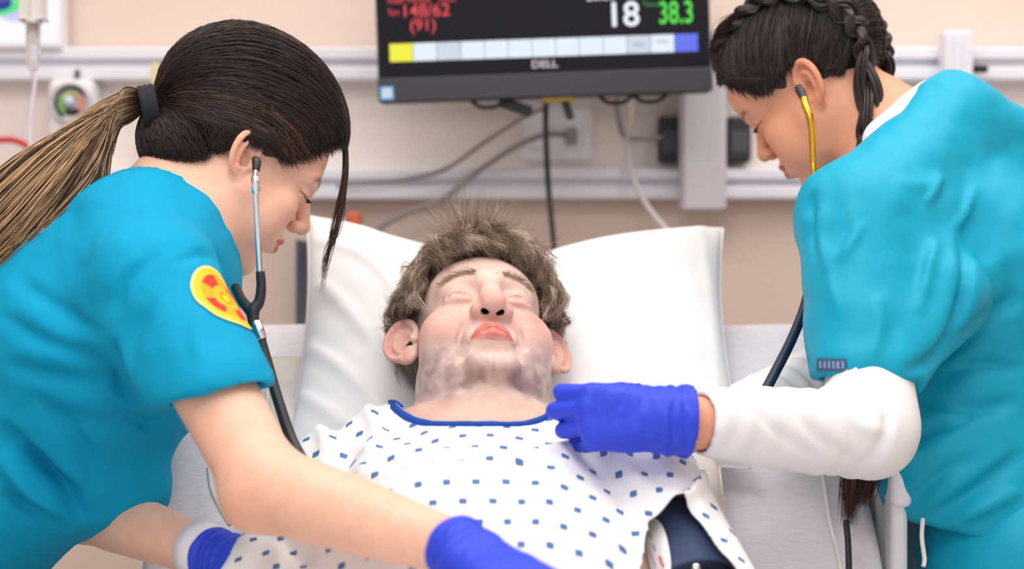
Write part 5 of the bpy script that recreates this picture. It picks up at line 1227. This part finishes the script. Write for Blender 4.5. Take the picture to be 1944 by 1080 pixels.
    for i in range(2600):
        a_, r_ = rg.uniform(0, 6.283), math.sqrt(rg.random()); ox, oy = r_*math.cos(a_), r_*math.sin(a_)
        f = rg.uniform(-1, 1)*0.9+0.1*ox
        inner = rg.random() < 0.30
        # centre line sweeping back and down over the shoulder, fanning out
        q = [tie+np.array([0.004, 0, 0])+np.array([0, oy*0.012, ox*0.014]), P(232, 206, 1.98)+[0, oy*0.020, ox*0.020],
             P(170+f*30, 262+f*26, 1.97)+[0, oy*0.025, ox*0.010], P(95+f*62, 345+f*46, 1.95)+[0, oy*0.032, 0], P(10+f*85, 440+f*42, 1.93)+[0, oy*0.035, 0], P(-90+f*90, 540+f*40, 1.92)+[0, oy*0.035, 0]]
        if inner and f > 0: q[2:] = [P(205, 285+10*ox, 1.965)+[0, oy*0.02, 0], P(178+20*ox, 350+15*ox, 1.95)+[0, oy*0.025, 0], P(110+40*ox, 430, 1.93)+[0, oy*0.03, 0], P(10+50*ox, 500, 1.92)+[0, oy*0.03, 0]]
        c = catmull(q, 5); t = np.linspace(0, 1, len(c))[:, None]; w = 0.0035*np.sin(t*rg.uniform(5, 9)+rg.uniform(0, 6))*rg.normal(0, 1, 3)*t
        bl = rg.random(); tone = (BL*rg.uniform(0.7, 1.25) if bl < (0.72 if f < 0.35 else 0.45) else (BR if bl < 0.75 else DK)*rg.uniform(0.7, 1.3))
        k = sm(0.02, 0.40, t+rg.normal(0, 0.06)); pp.append(c+w); pr.append(rg.uniform(0.0004, 0.0008)); pc.append((DK*0.5+BR*0.7)*(1-k)+tone*k)
    v, q, c = hair_points_to_tubes(np.array(pp), np.array(pr), np.array(pc)); obj('ponytail', v, q, M['hair'], nl, np.clip(c, 0, 1))
    d = unit(P(262, 205, 1.98)-P(300, 198, 1.985)); c0 = P(283, 202, 1.985)
    prof = [(0.020, -0.010), (0.0245, -0.0095), (0.026, -0.006), (0.0245, -0.003), (0.0262, 0.0), (0.0248, 0.003), (0.026, 0.006), (0.0245, 0.0095), (0.019, 0.010)]
    lathe('hair_tie', prof, c0, d, mat('black_elastic', srgb(24, 24, 34), rough=0.8, bump=(900, 0.4)), nl, 30)
left_hair()

def lashes(F, s, parent):
    rg = np.random.default_rng(3); pp = []
    for i in range(26):
        t = i/25; x = s*(0.019+0.026*t); y = 0.0835-0.011*(abs(t-0.45)*1.6)**2; b = np.array([x, y, 0.0072+0.001*math.sin(t*3)]); d = np.array([s*(t-0.35)*0.5, 0.9, -0.25]); q = np.linspace(0, 1, 4)[:, None]
        pp.append(b+q*d*0.0075+q**2*np.array([0, 0.0, 0.0025]))
    V, Q, C = hair_points_to_tubes(F.w(np.array(pp)), np.full(26, 0.00035), np.tile(np.array([0.01, 0.008, 0.008]), (26, 1))); obj('eyelashes', V, Q, M['hair'], parent, C)['kind'] = 'stuff'
lashes(LH, 1, nl); lashes(LH, -1, nl)

# stethoscope of the left nurse
sl = empty('stethoscope', P(490, 560, 1.9), 'black tubed stethoscope with silver ear tubes hanging from the ponytailed nurse', 'stethoscope')
tube('ear_tube', [P(486, 322, 1.897), P(484, 345, 1.893), P(487, 400, 1.888), P(490, 460, 1.885), P(493, 525, 1.885)], [0.0030, 0.0034, 0.0034, 0.0034, 0.0034], M['chrome'], sl)
lathe('tube_collar', [(0.0034, -0.010), (0.0046, -0.009), (0.005, 0.0), (0.0046, 0.009), (0.0034, 0.010)], P(485, 352, 1.892), P(486, 400, 1.89)-P(484, 345, 1.892), M['chrome'], sl, 18)
tube('ear_tip', [P(485, 302, 1.907), P(487, 308, 1.902), P(486, 324, 1.897)], [0.0045, 0.0055, 0.0042], M['black_rubber'], sl)
tube('ear_tube', [P(430, 470, 2.10), P(440, 520, 2.02), P(452, 560, 1.93)], 0.0034, M['chrome'], sl)
tube('yoke', [P(494, 515, 1.885), P(496, 545, 1.884), P(492, 572, 1.882), P(481, 590, 1.880), P(482, 612, 1.877), P(489, 630, 1.874)], [0.0052, 0.0056, 0.006, 0.0072, 0.0066, 0.0058], M['black_rubber'], sl)
tube('yoke', [P(447, 545, 1.935), P(458, 568, 1.91), P(472, 586, 1.888), P(482, 600, 1.879)], [0.0052, 0.0056, 0.006, 0.0066], M['black_rubber'], sl)
lathe('tube_collar', [(0.0056, -0.011), (0.0066, -0.010), (0.0066, 0.010), (0.0056, 0.011)], P(491, 628, 1.873), P(499, 650, 1.87)-P(488, 615, 1.876), M['chrome'], sl, 18)
tube('rubber_tube', [P(491, 630, 1.873), P(508, 690, 1.865), P(528, 760, 1.85), P(556, 840, 1.83), P(590, 895, 1.80), P(640, 950, 1.76), P(760, 1020, 1.70), P(900, 1075, 1.62)], [0.0058, 0.0060, 0.0062, 0.0064, 0.0066, 0.0064, 0.006, 0.006], M['black_rubber'], sl)

# ================================================================== right nurse: braided hair, teal scrubs over a white undershirt
nr = empty('person', (0.66, 2.15, 0.0), 'person with dark braided hair in teal scrubs over a white long-sleeved shirt', 'person')
RH = head_frame(P(1518, 176, 2.17)+np.array([math.sin(psr)*-1, -math.cos(psr), 0])*-0.072, (-math.cos(psr), math.sin(psr)), math.radians(-35), 0)
RNB = P(1700, 285, 2.19); RCH = P(1800, 510, 2.18); RWA = P(1850, 820, 2.15); RHP = P(1900, 1010, 2.14)
RS = P(1650, 430, 2.01); RE = P(1640, 816, 1.885); RW = P(1325, 803, 1.80)
RFS = P(1640, 440, 2.33); RFE = P(1640, 700, 2.17); RFW = P(1388, 795, 1.99)
SKR = srgb(226, 162, 130)
def right_body():
    o = RH.o
    gx = rng_ax((0.13, o[0]-0.13, 0.005), (o[0]-0.13, o[0]+0.05, 0.0021), (o[0]+0.05, 0.60, 0.005), (0.60, 0.86, 0.012))
    gy = rng_ax((1.68, o[1]-0.11, 0.005), (o[1]-0.11, o[1]+0.08, 0.0021), (o[1]+0.08, 2.45, 0.006))
    gz = rng_ax((0.02, 0.96, 0.014), (0.96, o[2]-0.13, 0.005), (o[2]-0.13, o[2]+0.06, 0.0021), (o[2]+0.06, o[2]+0.16, 0.005))
    g = Grid(gx, gy, gz)
    g.chain([RHP, RWA, RCH], [0.10, 0.10, 0.105], 0.05); g.chain([RCH, RNB], [0.09, 0.055], 0.05)
    for s in (-1, 1): g.chain([RHP+[0, s*0.07, -0.04], (0.66, 2.15+s*0.085, 0.48), (0.67, 2.15+s*0.085, 0.08)], [0.085, 0.058, 0.042], 0.03)
    g.chain([RNB, RS], [0.05, 0.048], 0.04); g.chain([RNB, RFS], [0.05, 0.048], 0.04)
    g.chain([RS, RE], [0.048, 0.036], 0.02); fa = RW-RE; g.chain([RE, RE+fa*0.25, RW, RW+unit(fa)*0.034], [0.036, 0.036, 0.0280, 0.0250], 0.02)
    g.chain([RFS, RFE], [0.048, 0.036], 0.02); g.chain([RFE, RFW], [0.036, 0.026], 0.02)
    head_female(g, RH, 0.8); g.ell((0, 0.046, 0.060), (0.058, 0.054, 0.046), 0.02, 'u', RH)
    g.chain([RH.w((0, -0.022, -0.030)), RH.w((0, -0.040, -0.085)), RNB], [0.056, 0.054, 0.062], 0.025); g.chain([RH.w((0, -0.06, -0.06)), RNB+[0.02, 0, 0.02]], [0.035, 0.048], 0.03)
    for s in (1, -1): ear(g, RH, s, (0.066, -0.004, 0.0), 0.064, 0.038, math.radians(28), 0.005)
    V, Q = g.mesh(); p = RH.inv(V); hd = np.linalg.norm(p-np.array([0, 0.02, -0.01]), axis=1) < 0.16
    c = np.tile(np.array(SKR), (len(V), 1)); c[hd] = skin_female(p[hd], SKR, srgb(176, 78, 76)); c = c*(1+0.03*fbm(V*25, 2)[:, None])
    obj('body', V, Q, M['skin'], nr, np.clip(c, 0, 1))
right_body()

def right_scrubs():
    g = Grid(np.arange(0.28, 0.92, 0.0048), np.arange(1.78, 2.50, 0.0052), np.arange(0.80, 1.48, 0.0048)); lat = (0, 1.0, 0)
    g.chain([RHP+[0.02, 0, 0.005], RWA, RCH], [0.136, 0.122, 0.140], 0.05, flat=(lat, 1.15)); g.chain([RCH+[0.02, 0, 0.01], P(1765, 340, 2.18)], [0.145, 0.095], 0.05, flat=(lat, 1.25))
    g.chain([P(1770, 340, 2.19), RNB+[0.03, 0, -0.01]], [0.085, 0.060], 0.04)
    g.chain([P(1612, 402, 2.03), P(1720, 312, 2.07), P(1812, 222, 2.12)], [0.054, 0.054, 0.050], 0.03); g.chain([P(1812, 222, 2.12), P(1980, 345, 2.18)], [0.050, 0.066], 0.03); g.chain([P(1806, 160, 2.125), P(1815, 222, 2.12)], [0.014, 0.030], 0.02)
    g.chain([P(1745, 400, 2.12), RS], [0.088, 0.066], 0.04); g.chain([P(1745, 400, 2.24), RFS], [0.085, 0.066], 0.04)
    u = RE-RS; H1 = RS+u*0.62
    g.chain([RS+[-0.012, 0, 0.004], RS+u*0.3+[-0.008, 0, 0], H1+[-0.002, 0, -0.02]], [0.068, 0.066, 0.062], 0.03)
    g.chain([RS+[0.045, 0.015, -0.03], P(1790, 560, 1.97), P(1700, 700, 1.91)], [0.065, 0.055, 0.030], 0.03)
    uf = RFE-RFS; g.chain([RFS, RFS+uf*0.7], [0.068, 0.070], 0.03)
    g.chain([P(1800, 880, 2.07), P(1830, 960, 2.07)], [0.085, 0.075], 0.05)
    hp = P(1625, 724, 1.93); g.half(hp, (-0.02, -0.10, -1.0), 0.005, 'i', [0.30, 1.6, hp[2]-0.12], [P(1730, 700, 1.93)[0], 2.04, hp[2]+0.05])
    g.chain([H1-u*0.02+[-0.002, 0, -0.014], H1+u*0.4+[-0.002, 0, -0.02]], [0.0475, 0.051], 0.004, 's'); g.chain([RFS+uf*0.62, RFS+uf*1.0], [0.055, 0.056], 0.004, 's')
    g.chain([RNB+[0.020, 0.01, 0.030], RH.w((0, -0.03, -0.05))], [0.060, 0.08], 0.006, 's')
    g.half(P(1760, 985, 2.1), (-0.25, 0, -1.0), 0.006)
    V, Q = g.mesh(); V = laplace(V, Q, 2, 0.5); N = normals(V, Q)
    V = V+N*(0.0042*fbm(V*np.array([7, 6, 13])+3, 3)+0.0030*fbm(V*np.array([24, 10, 12])+8, 3))[:, None]; N = normals(V, Q)
    F_ = [([(1590, 470), (1580, 520), (1595, 600)], 0.003, 12, 0.8), ([(1640, 420), (1620, 460), (1590, 500)], 0.004, 9, 0.5), ([(1700, 335), (1750, 350), (1790, 330)], 0.003, 14, 0.6), ([(1790, 330), (1770, 370), (1755, 390)], 0.005, 9, 0.5), ([(1855, 350), (1835, 400), (1810, 440)], 0.005, 9, 0.5),
          ([(1780, 450), (1765, 520), (1745, 600)], 0.006, 12, 0.6), ([(1830, 430), (1838, 540), (1800, 660), (1715, 715)], -0.010, 12, 0.8), ([(1545, 360), (1540, 420), (1552, 500)], -0.006, 9, 0.6), ([(1570, 380), (1560, 440), (1570, 520)], 0.004, 10, 0.5),
          ([(1944, 560), (1880, 610), (1780, 690)], -0.006, 16, 0.8), ([(1944, 760), (1860, 780), (1740, 760)], -0.007, 16, 0.7), ([(1944, 700), (1870, 690), (1790, 700)], -0.005, 14, -0.7), ([(1700, 850), (1760, 810), (1850, 790)], -0.007, 14, 0.8), ([(1700, 900), (1740, 860), (1800, 850)], 0.006, 14, 0.5),
          ([(1944, 850), (1860, 920), (1760, 985)], -0.008, 16, -0.8), ([(1944, 930), (1880, 960), (1800, 1000)], 0.006, 14, 0.6), ([(1720, 960), (1780, 900), (1860, 860)], -0.006, 16, 0.8), ([(1650, 690), (1665, 620), (1660, 560)], 0.004, 14, 0.6), ([(1870, 360), (1930, 520), (1900, 640)], -0.004, 20, 0.6)]
    V = fold_disp(V, N, F_); V = laplace(V, Q, 1, 0.4); obj('scrub_top', V, Q, M['scrub_b'], nr); return V, Q
rsV, rsQ = right_scrubs()
def right_tag():
    keep = (rsV[rsQ][:, :, 1] < 2.02).all(1)
    def lay(x0, y0, x1, y1, nx, ny, off, sk=0):
        X, Y = np.meshgrid(np.linspace(x0, x1, nx), np.linspace(y0, y1, ny), indexing='ij'); return conform_patch('t', rsV, rsQ[keep], np.stack([X, Y+sk*(X-x0)], -1), None, nr, off)
    V, Q = lay(1552, 680, 1608, 704, 10, 5, 0.0016, 0.02); t = obj('sleeve_label', V, Q[:, ::-1], mat('label_slate', srgb(64, 92, 130), rough=0.7), nr); t['label'] = 'small woven label above the hem'
    for i in range(6):
        V, Q = lay(1558+i*8, 686, 1563+i*8, 698, 3, 3, 0.0022, 0.02); obj('label_letter', V, Q[:, ::-1], mat('label_letter', srgb(120, 146, 178), rough=0.7), t)
right_tag()

def right_shirt():
    g = Grid(np.arange(0.17, 0.66, 0.0042), np.arange(1.76, 2.42, 0.0046), np.arange(0.95, 1.46, 0.0042)); fa = RW-RE; L = np.linalg.norm(fa)
    g.chain([RS+(RE-RS)*0.3, RE+[0.008, 0, 0.0]], [0.050, 0.048], 0.03); g.chain([RE+[0.004, 0, -0.002], RE+fa*0.3+[0, 0, -0.004], RE+fa*0.72, RE+fa*1.02], [0.0475, 0.0465, 0.0410, 0.0350], 0.03)
    ff = RFW-RFE; g.chain([RFS+(RFE-RFS)*0.3, RFE], [0.056, 0.050], 0.03); g.chain([RFE, RFE+ff*0.5, RFE+ff*1.0], [0.050, 0.044, 0.034], 0.03)
    g.chain([RNB+[0.016, 0, 0.004], RNB+[0.000, 0, 0.034]], [0.070, 0.0645], 0.02); g.chain([RNB+[-0.02, 0, 0.05], RH.w((0, -0.03, -0.04))], [0.0600, 0.08], 0.004, 's')
    g.half(RNB+[0.0, 0, 0.034], unit([-0.45, 0, 0.9]), 0.004, 'i', RNB-0.12, RNB+0.12); g.chain([P(1692, 272, 2.10), P(1778, 200, 2.13)], [0.036, 0.034], 0.01)
    g.half(RE+fa*0.995, fa, 0.003, 'i', RE+fa*0.995-0.06, RE+fa*0.995+0.06); g.chain([RE+fa*0.93, RE+fa*1.2], [0.0285, 0.0285], 0.003, 's')
    V, Q = g.mesh(); V = laplace(V, Q, 2, 0.5); N = normals(V, Q)
    # rings of creases round the forearm
    t = ((V-RE)@fa)/(L*L); dr = np.linalg.norm(V-RE-t[:, None]*fa, axis=1); m = sm(-0.05, 0.1, t)*(dr < 0.075)
    V = V+N*(m*0.0018*np.sin(t*44+5*vnoise(V*16)+2.5*V[:, 2]*20)*np.clip(0.4+vnoise(V*9+5), 0, 1)+0.0018*fbm(V*16, 2))[:, None]
    tf = ((V-RFE)@ff)/(ff@ff); df = np.linalg.norm(V-RFE-tf[:, None]*ff, axis=1); m2 = sm(0.0, 0.2, tf)*(df < 0.07)*(m < 0.5)
    N = normals(V, Q); V = V+N*(m2*0.0022*np.sin(tf*60+4*vnoise(V*14)))[:, None]; N = normals(V, Q)
    V = fold_disp(V, N, [([(1680, 720), (1690, 800), (1660, 880)], -0.004, 12, 0.7), ([(1500, 760), (1560, 830), (1640, 880)], -0.003, 14, 0.7), ([(1420, 750), (1470, 820), (1560, 880)], -0.003, 12, -0.7), ([(1600, 740), (1630, 800), (1690, 820)], 0.003, 14, 0.6)])
    obj('undershirt', V, Q, M['white_cloth'], nr)
right_shirt()
def right_pants():
    g = Grid(np.arange(0.40, 0.90, 0.0065), np.arange(1.90, 2.42, 0.0075), rng_ax((0.04, 0.74, 0.014), (0.74, 1.0, 0.006)))
    for s in (-1, 1): g.chain([RHP+[0.0, s*0.075, -0.04], (0.66, 2.15+s*0.085, 0.48), (0.67, 2.15+s*0.085, 0.07)], [0.112, 0.085, 0.075], 0.03)
    g.ell(RHP+[0.012, 0, -0.01], (0.125, 0.165, 0.105), 0.04); g.half((0, 0, 0.075), (0, 0, -1), 0.004); V, Q = g.mesh(); V = laplace(V, Q, 1); N = normals(V, Q); V = V+N*(0.004*fbm(V*np.array([12, 12, 9]), 3))[:, None]
    obj('scrub_pants', V, Q, M['scrub_b'], nr)
    tube('drawstring', [P(1752, 985, 2.00), P(1750, 1020, 1.985), P(1755, 1060, 1.98), P(1753, 1075, 1.975)], 0.0026, M['white_cloth'], nr)['label'] = 'white drawstring'
right_pants(); shoes(nr, 0.67, 2.15, -1)
hand_glove('glove', RW+unit(RW-RE)*0.044, P(1130, 792, 1.775)-RW, np.array([0.05, 1.0, -0.25]), np.array([0, 0, 1.0]), nr, M['glove'], spread=0.16, curl=((42, 95, 50), (48, 95, 50), (58, 92, 50), (78, 88, 50)), thumb=((-0.25, 0.55), 25), cuff=0.030, wrist_r=0.0345, s=0.95, res=0.0021)
_a = unit(P(1250, 806, 1.97)-RFW)
hand_glove('glove', RFW+_a*0.03, _a, np.array([0.0, 0.3, -1.0]), np.array([0, -1, 0.0]), nr, M['glove'], curl=(25, 35, 25), cuff=0.034, wrist_r=0.029)

# hair of the right nurse: two braids close to the head
RHC = np.array([0, -0.008, 0.056]); RHR = np.array([0.080, 0.118, 0.095]); DK2 = np.array(srgb(42, 32, 32))
def braid(pts, w, n_turn, rg, strands=26, out=None, taper=1.0):
    """three-strand plait along a world path; out = outward direction per point"""
    c = catmull(pts, 16); n = len(c); t = np.linspace(0, 1, n); T = np.gradient(c, axis=0); T = unitrows(T)
    oo = catmull(out, 16); oo = unitrows(oo-T*(oo*T).sum(1)[:, None]); S = np.cross(T, oo); pp = []; pr = []; pc = []
    ww = w*np.interp(t, [0, 0.15, 0.8, 1], [0.8, 1.0, 1.0*taper, 0.6*taper])
    for k in range(3):
        ph = 2*np.pi*k/3; a = 2*np.pi*n_turn*t+ph
        cc = c+S*(ww*0.62*np.sin(a))[:, None]+oo*(ww*0.30*np.sin(2*a))[:, None]
        for i in range(strands):
            r_ = math.sqrt(rg.random()); b_ = rg.uniform(0, 6.28); ox, oy = r_*math.cos(b_), r_*math.sin(b_); tw = a*0.5
            pp.append(cc+S*(ww*0.44*(ox*np.cos(tw)-oy*np.sin(tw)))[:, None]+oo*(ww*0.36*(ox*np.sin(tw)+oy*np.cos(tw)))[:, None]); pr.append(w*0.095*rg.uniform(0.8, 1.3)); pc.append(DK2*rg.uniform(0.6, 1.7))
    V, Q, C = tubes(np.array(pp), np.array(pr)[:, None], 4, np.array(pc)); return V, Q, C
def right_hair():
    rg = np.random.default_rng(8); F = RH; o = F.w(RHC)
    g = Grid(np.arange(o[0]-0.14, o[0]+0.14, 0.003), np.arange(o[1]-0.12, o[1]+0.12, 0.003), np.arange(o[2]-0.14, o[2]+0.14, 0.003))
    g.ell(RHC, RHR-0.002, 0, 'u', F)
    g.half(F.w((0, -0.020, -0.010)), F.M[1]*0.62-F.M[2]*0.785, 0.012); g.half(F.w((0, 0.060, 0.062)), F.M[1]*0.85-F.M[2]*0.52, 0.014)
    for s in (1, -1): g.ell((s*0.076, -0.010, 0.008), (0.022, 0.026, 0.030), 0.008, 's', F)
    V, Q = g.mesh(); V = laplace(V, Q, 1); p = F.inv(V); cap = (V, Q, DK2*(1+0.3*fbm(p*np.array([90, 60, 60]), 2)[:, None])); parts = [cap]
    # braid path on the near (left, local x<0) side
    s = -1
    def sur(v, off=0.006):
        d = (np.array(v)-RHC)/RHR; return RHC+d/np.linalg.norm(d)*(RHR+off)
    for s in (-1, 1):
        loc = [(s*0.030, 0.055, 0.115), (s*0.038, 0.030, 0.135), (s*0.046, -0.015, 0.140), (s*0.052, -0.055, 0.115), (s*0.052, -0.085, 0.075), (s*0.048, -0.098, 0.035), (s*0.042, -0.092, -0.005)]
        L = [sur(v) for v in loc]; pts = [F.w(v) for v in L]; out = [F.w(v)-F.w(RHC) for v in L]
        if s == -1: pts += [P(1652, 245, 2.135), P(1648, 295, 2.115), P(1640, 380, 2.10)]; out += [np.array([0.3, -1, 0]), np.array([0.2, -1, 0]), np.array([0.1, -1, 0])]
        else: pts += [P(1668, 240, 2.27), P(1650, 330, 2.28)]; out += [np.array([0.5, 0.3, 0.2])]*2
        b = braid(np.array(pts), 0.0185, 4.6, rg, 30, np.array(out), 0.95); V, Q, C = b; obj('braid', V, Q, M['hair'], nr, C)
        # swept strands from hairline to the braid line
        hl = np.array([(0.030, 0.078, 0.090), (0.050, 0.070, 0.075), (0.062, 0.052, 0.048), (0.067, 0.034, 0.026), (0.072, 0.010, 0.030), (0.074, -0.018, 0.036), (0.070, -0.040, 0.006), (0.062, -0.060, -0.022)])*np.array([s, 1, 1])
        tg = np.array([L[0], L[1], (L[1]+L[2])/2, L[2], L[3], L[3], L[4], L[5]])
        pp = []; pr = []; pc = []
        for i in range(1000):
            k = rg.uniform(0, 7); i0 = int(k); f = k-i0; a = hl[i0]*(1-f)+hl[min(i0+1, 7)]*f+rg.normal(0, 0.003, 3); kk = min(7, k+0.4); j0 = int(kk); ff = kk-j0; e = tg[j0]*(1-ff)+tg[min(j0+1, 7)]*ff+rg.normal(0, 0.004, 3)
            t = np.linspace(0, 1, 14)[:, None]; q = a*(1-t)+e*t+np.array([0, 0.012, -0.012])*np.sin(t*np.pi); d = (q-RHC)/RHR; nn = np.linalg.norm(d, axis=1)[:, None]; pts_ = RHC+d/nn*(RHR+rg.uniform(0, 0.004)+0.002*np.sin(t*5+rg.uniform(0, 6)))
            pp.append(pts_); pr.append(rg.uniform(0.0005, 0.0010)); pc.append(DK2*rg.uniform(0.6, 1.9))
        # top and back: from the middle parting to the braid
        for i in range(700):
            k = rg.uniform(0, 5.99); i0 = int(k); f = k-i0; e = L[i0]*(1-f)+L[i0+1]*f; a = e*np.array([0.03, 1, 1])+rg.normal(0, 0.002, 3)+np.array([0, 0.012, 0.006]); t = np.linspace(0, 1, 10)[:, None]; q = a*(1-t)+e*t; d = (q-RHC)/RHR; nn = np.linalg.norm(d, axis=1)[:, None]
            x = RHC+d/nn*(RHR+rg.uniform(0, 0.003)); x = np.stack([np.interp(np.linspace(0, 9, 14), np.arange(10), x[:, j]) for j in range(3)], 1); pp.append(x); pr.append(rg.uniform(0.0005, 0.0009)); pc.append(DK2*rg.uniform(0.6, 1.6))
        parts.append(hair_points_to_tubes(F.w(np.array(pp)), np.array(pr), np.array(pc)))
    # wisps looping over the forehead
    pp = []; pr = []; pc = []
    for i in range(90):
        q = [P(1400+rg.normal(0, 8), 25, 2.20), P(1368+rg.normal(0, 6), 60+rg.normal(0, 6), 2.245), P(1356+rg.normal(0, 5), 105+rg.normal(0, 8), 2.26), P(1372+rg.normal(0, 6), 140+rg.normal(0, 5), 2.24), P(1410+rg.normal(0, 10), 152+rg.normal(0, 4), 2.195), P(1455, 150, 2.15)]
        c = catmull(q, 3); pp.append(c); pr.append(rg.uniform(0.0003, 0.0006)); pc.append(DK2*rg.uniform(0.7, 1.8))
    parts.append(hair_points_to_tubes(np.array(pp), np.array(pr), np.array(pc)))
    V, Q, C = merge(parts); obj('hair', V, Q, M['hair'], nr, np.clip(C, 0, 1))
    # loose ends of both braids hanging below the forearm
    for k, (x0, x1, y1) in enumerate(((1618, 1612, 1000), (1655, 1640, 965))):
        pp = []; pr = []; pc = []
        for i in range(300):
            j = rg.normal(0, 8); e = rg.uniform(0.8, 1.0); c = catmull([P(1640, 380, 2.10), P((x0+1640)/2, 600, 2.08), P(x0+j*0.5, 800, 2.06)+[0, rg.normal(0, 0.006), 0], P(x0+j*1.1, 880, 2.05)+[0, rg.normal(0, 0.008), 0], P(x1+j*1.0, 840+e*(y1-840), 2.04)+[0, rg.normal(0, 0.008), 0]], 5)
            pp.append(c); pr.append(rg.uniform(0.0006, 0.0010)); pc.append(np.array(srgb(78, 50, 44))*rg.uniform(0.6, 1.3))
        V, Q, C = hair_points_to_tubes(np.array(pp), np.array(pr), np.array(pc)); obj('braid_end', V, Q, M['hair'], nr, C)
right_hair(); lashes(RH, 1, nr); lashes(RH, -1, nr)

sr = empty('stethoscope', P(1545, 350, 2.08), 'dark tubed stethoscope with gold ear tubes worn by the braided nurse', 'stethoscope')
tube('ear_tube', [P(1526, 186, 2.088), P(1529, 200, 2.082), P(1537, 222, 2.075), P(1541, 250, 2.072), P(1543, 300, 2.070), P(1545, 350, 2.068), P(1546, 420, 2.10), P(1545, 470, 2.12)], [0.0044, 0.0048, 0.0050, 0.0042, 0.0040, 0.0040, 0.004, 0.004], M['gold'], sr)
tube('ear_tip', [P(1515, 165, 2.103), P(1519, 172, 2.098), P(1526, 188, 2.088)], [0.0046, 0.0056, 0.0044], M['black_rubber'], sr)
tube('rubber_tube', [P(1545, 460, 2.12), P(1540, 520, 2.08), P(1528, 580, 2.05), P(1505, 640, 2.02), P(1475, 700, 1.98), P(1440, 762, 1.95), P(1400, 800, 1.93), P(1330, 830, 1.92), P(1270, 830, 1.91)], 0.0062, M['navy_rubber'], sr)
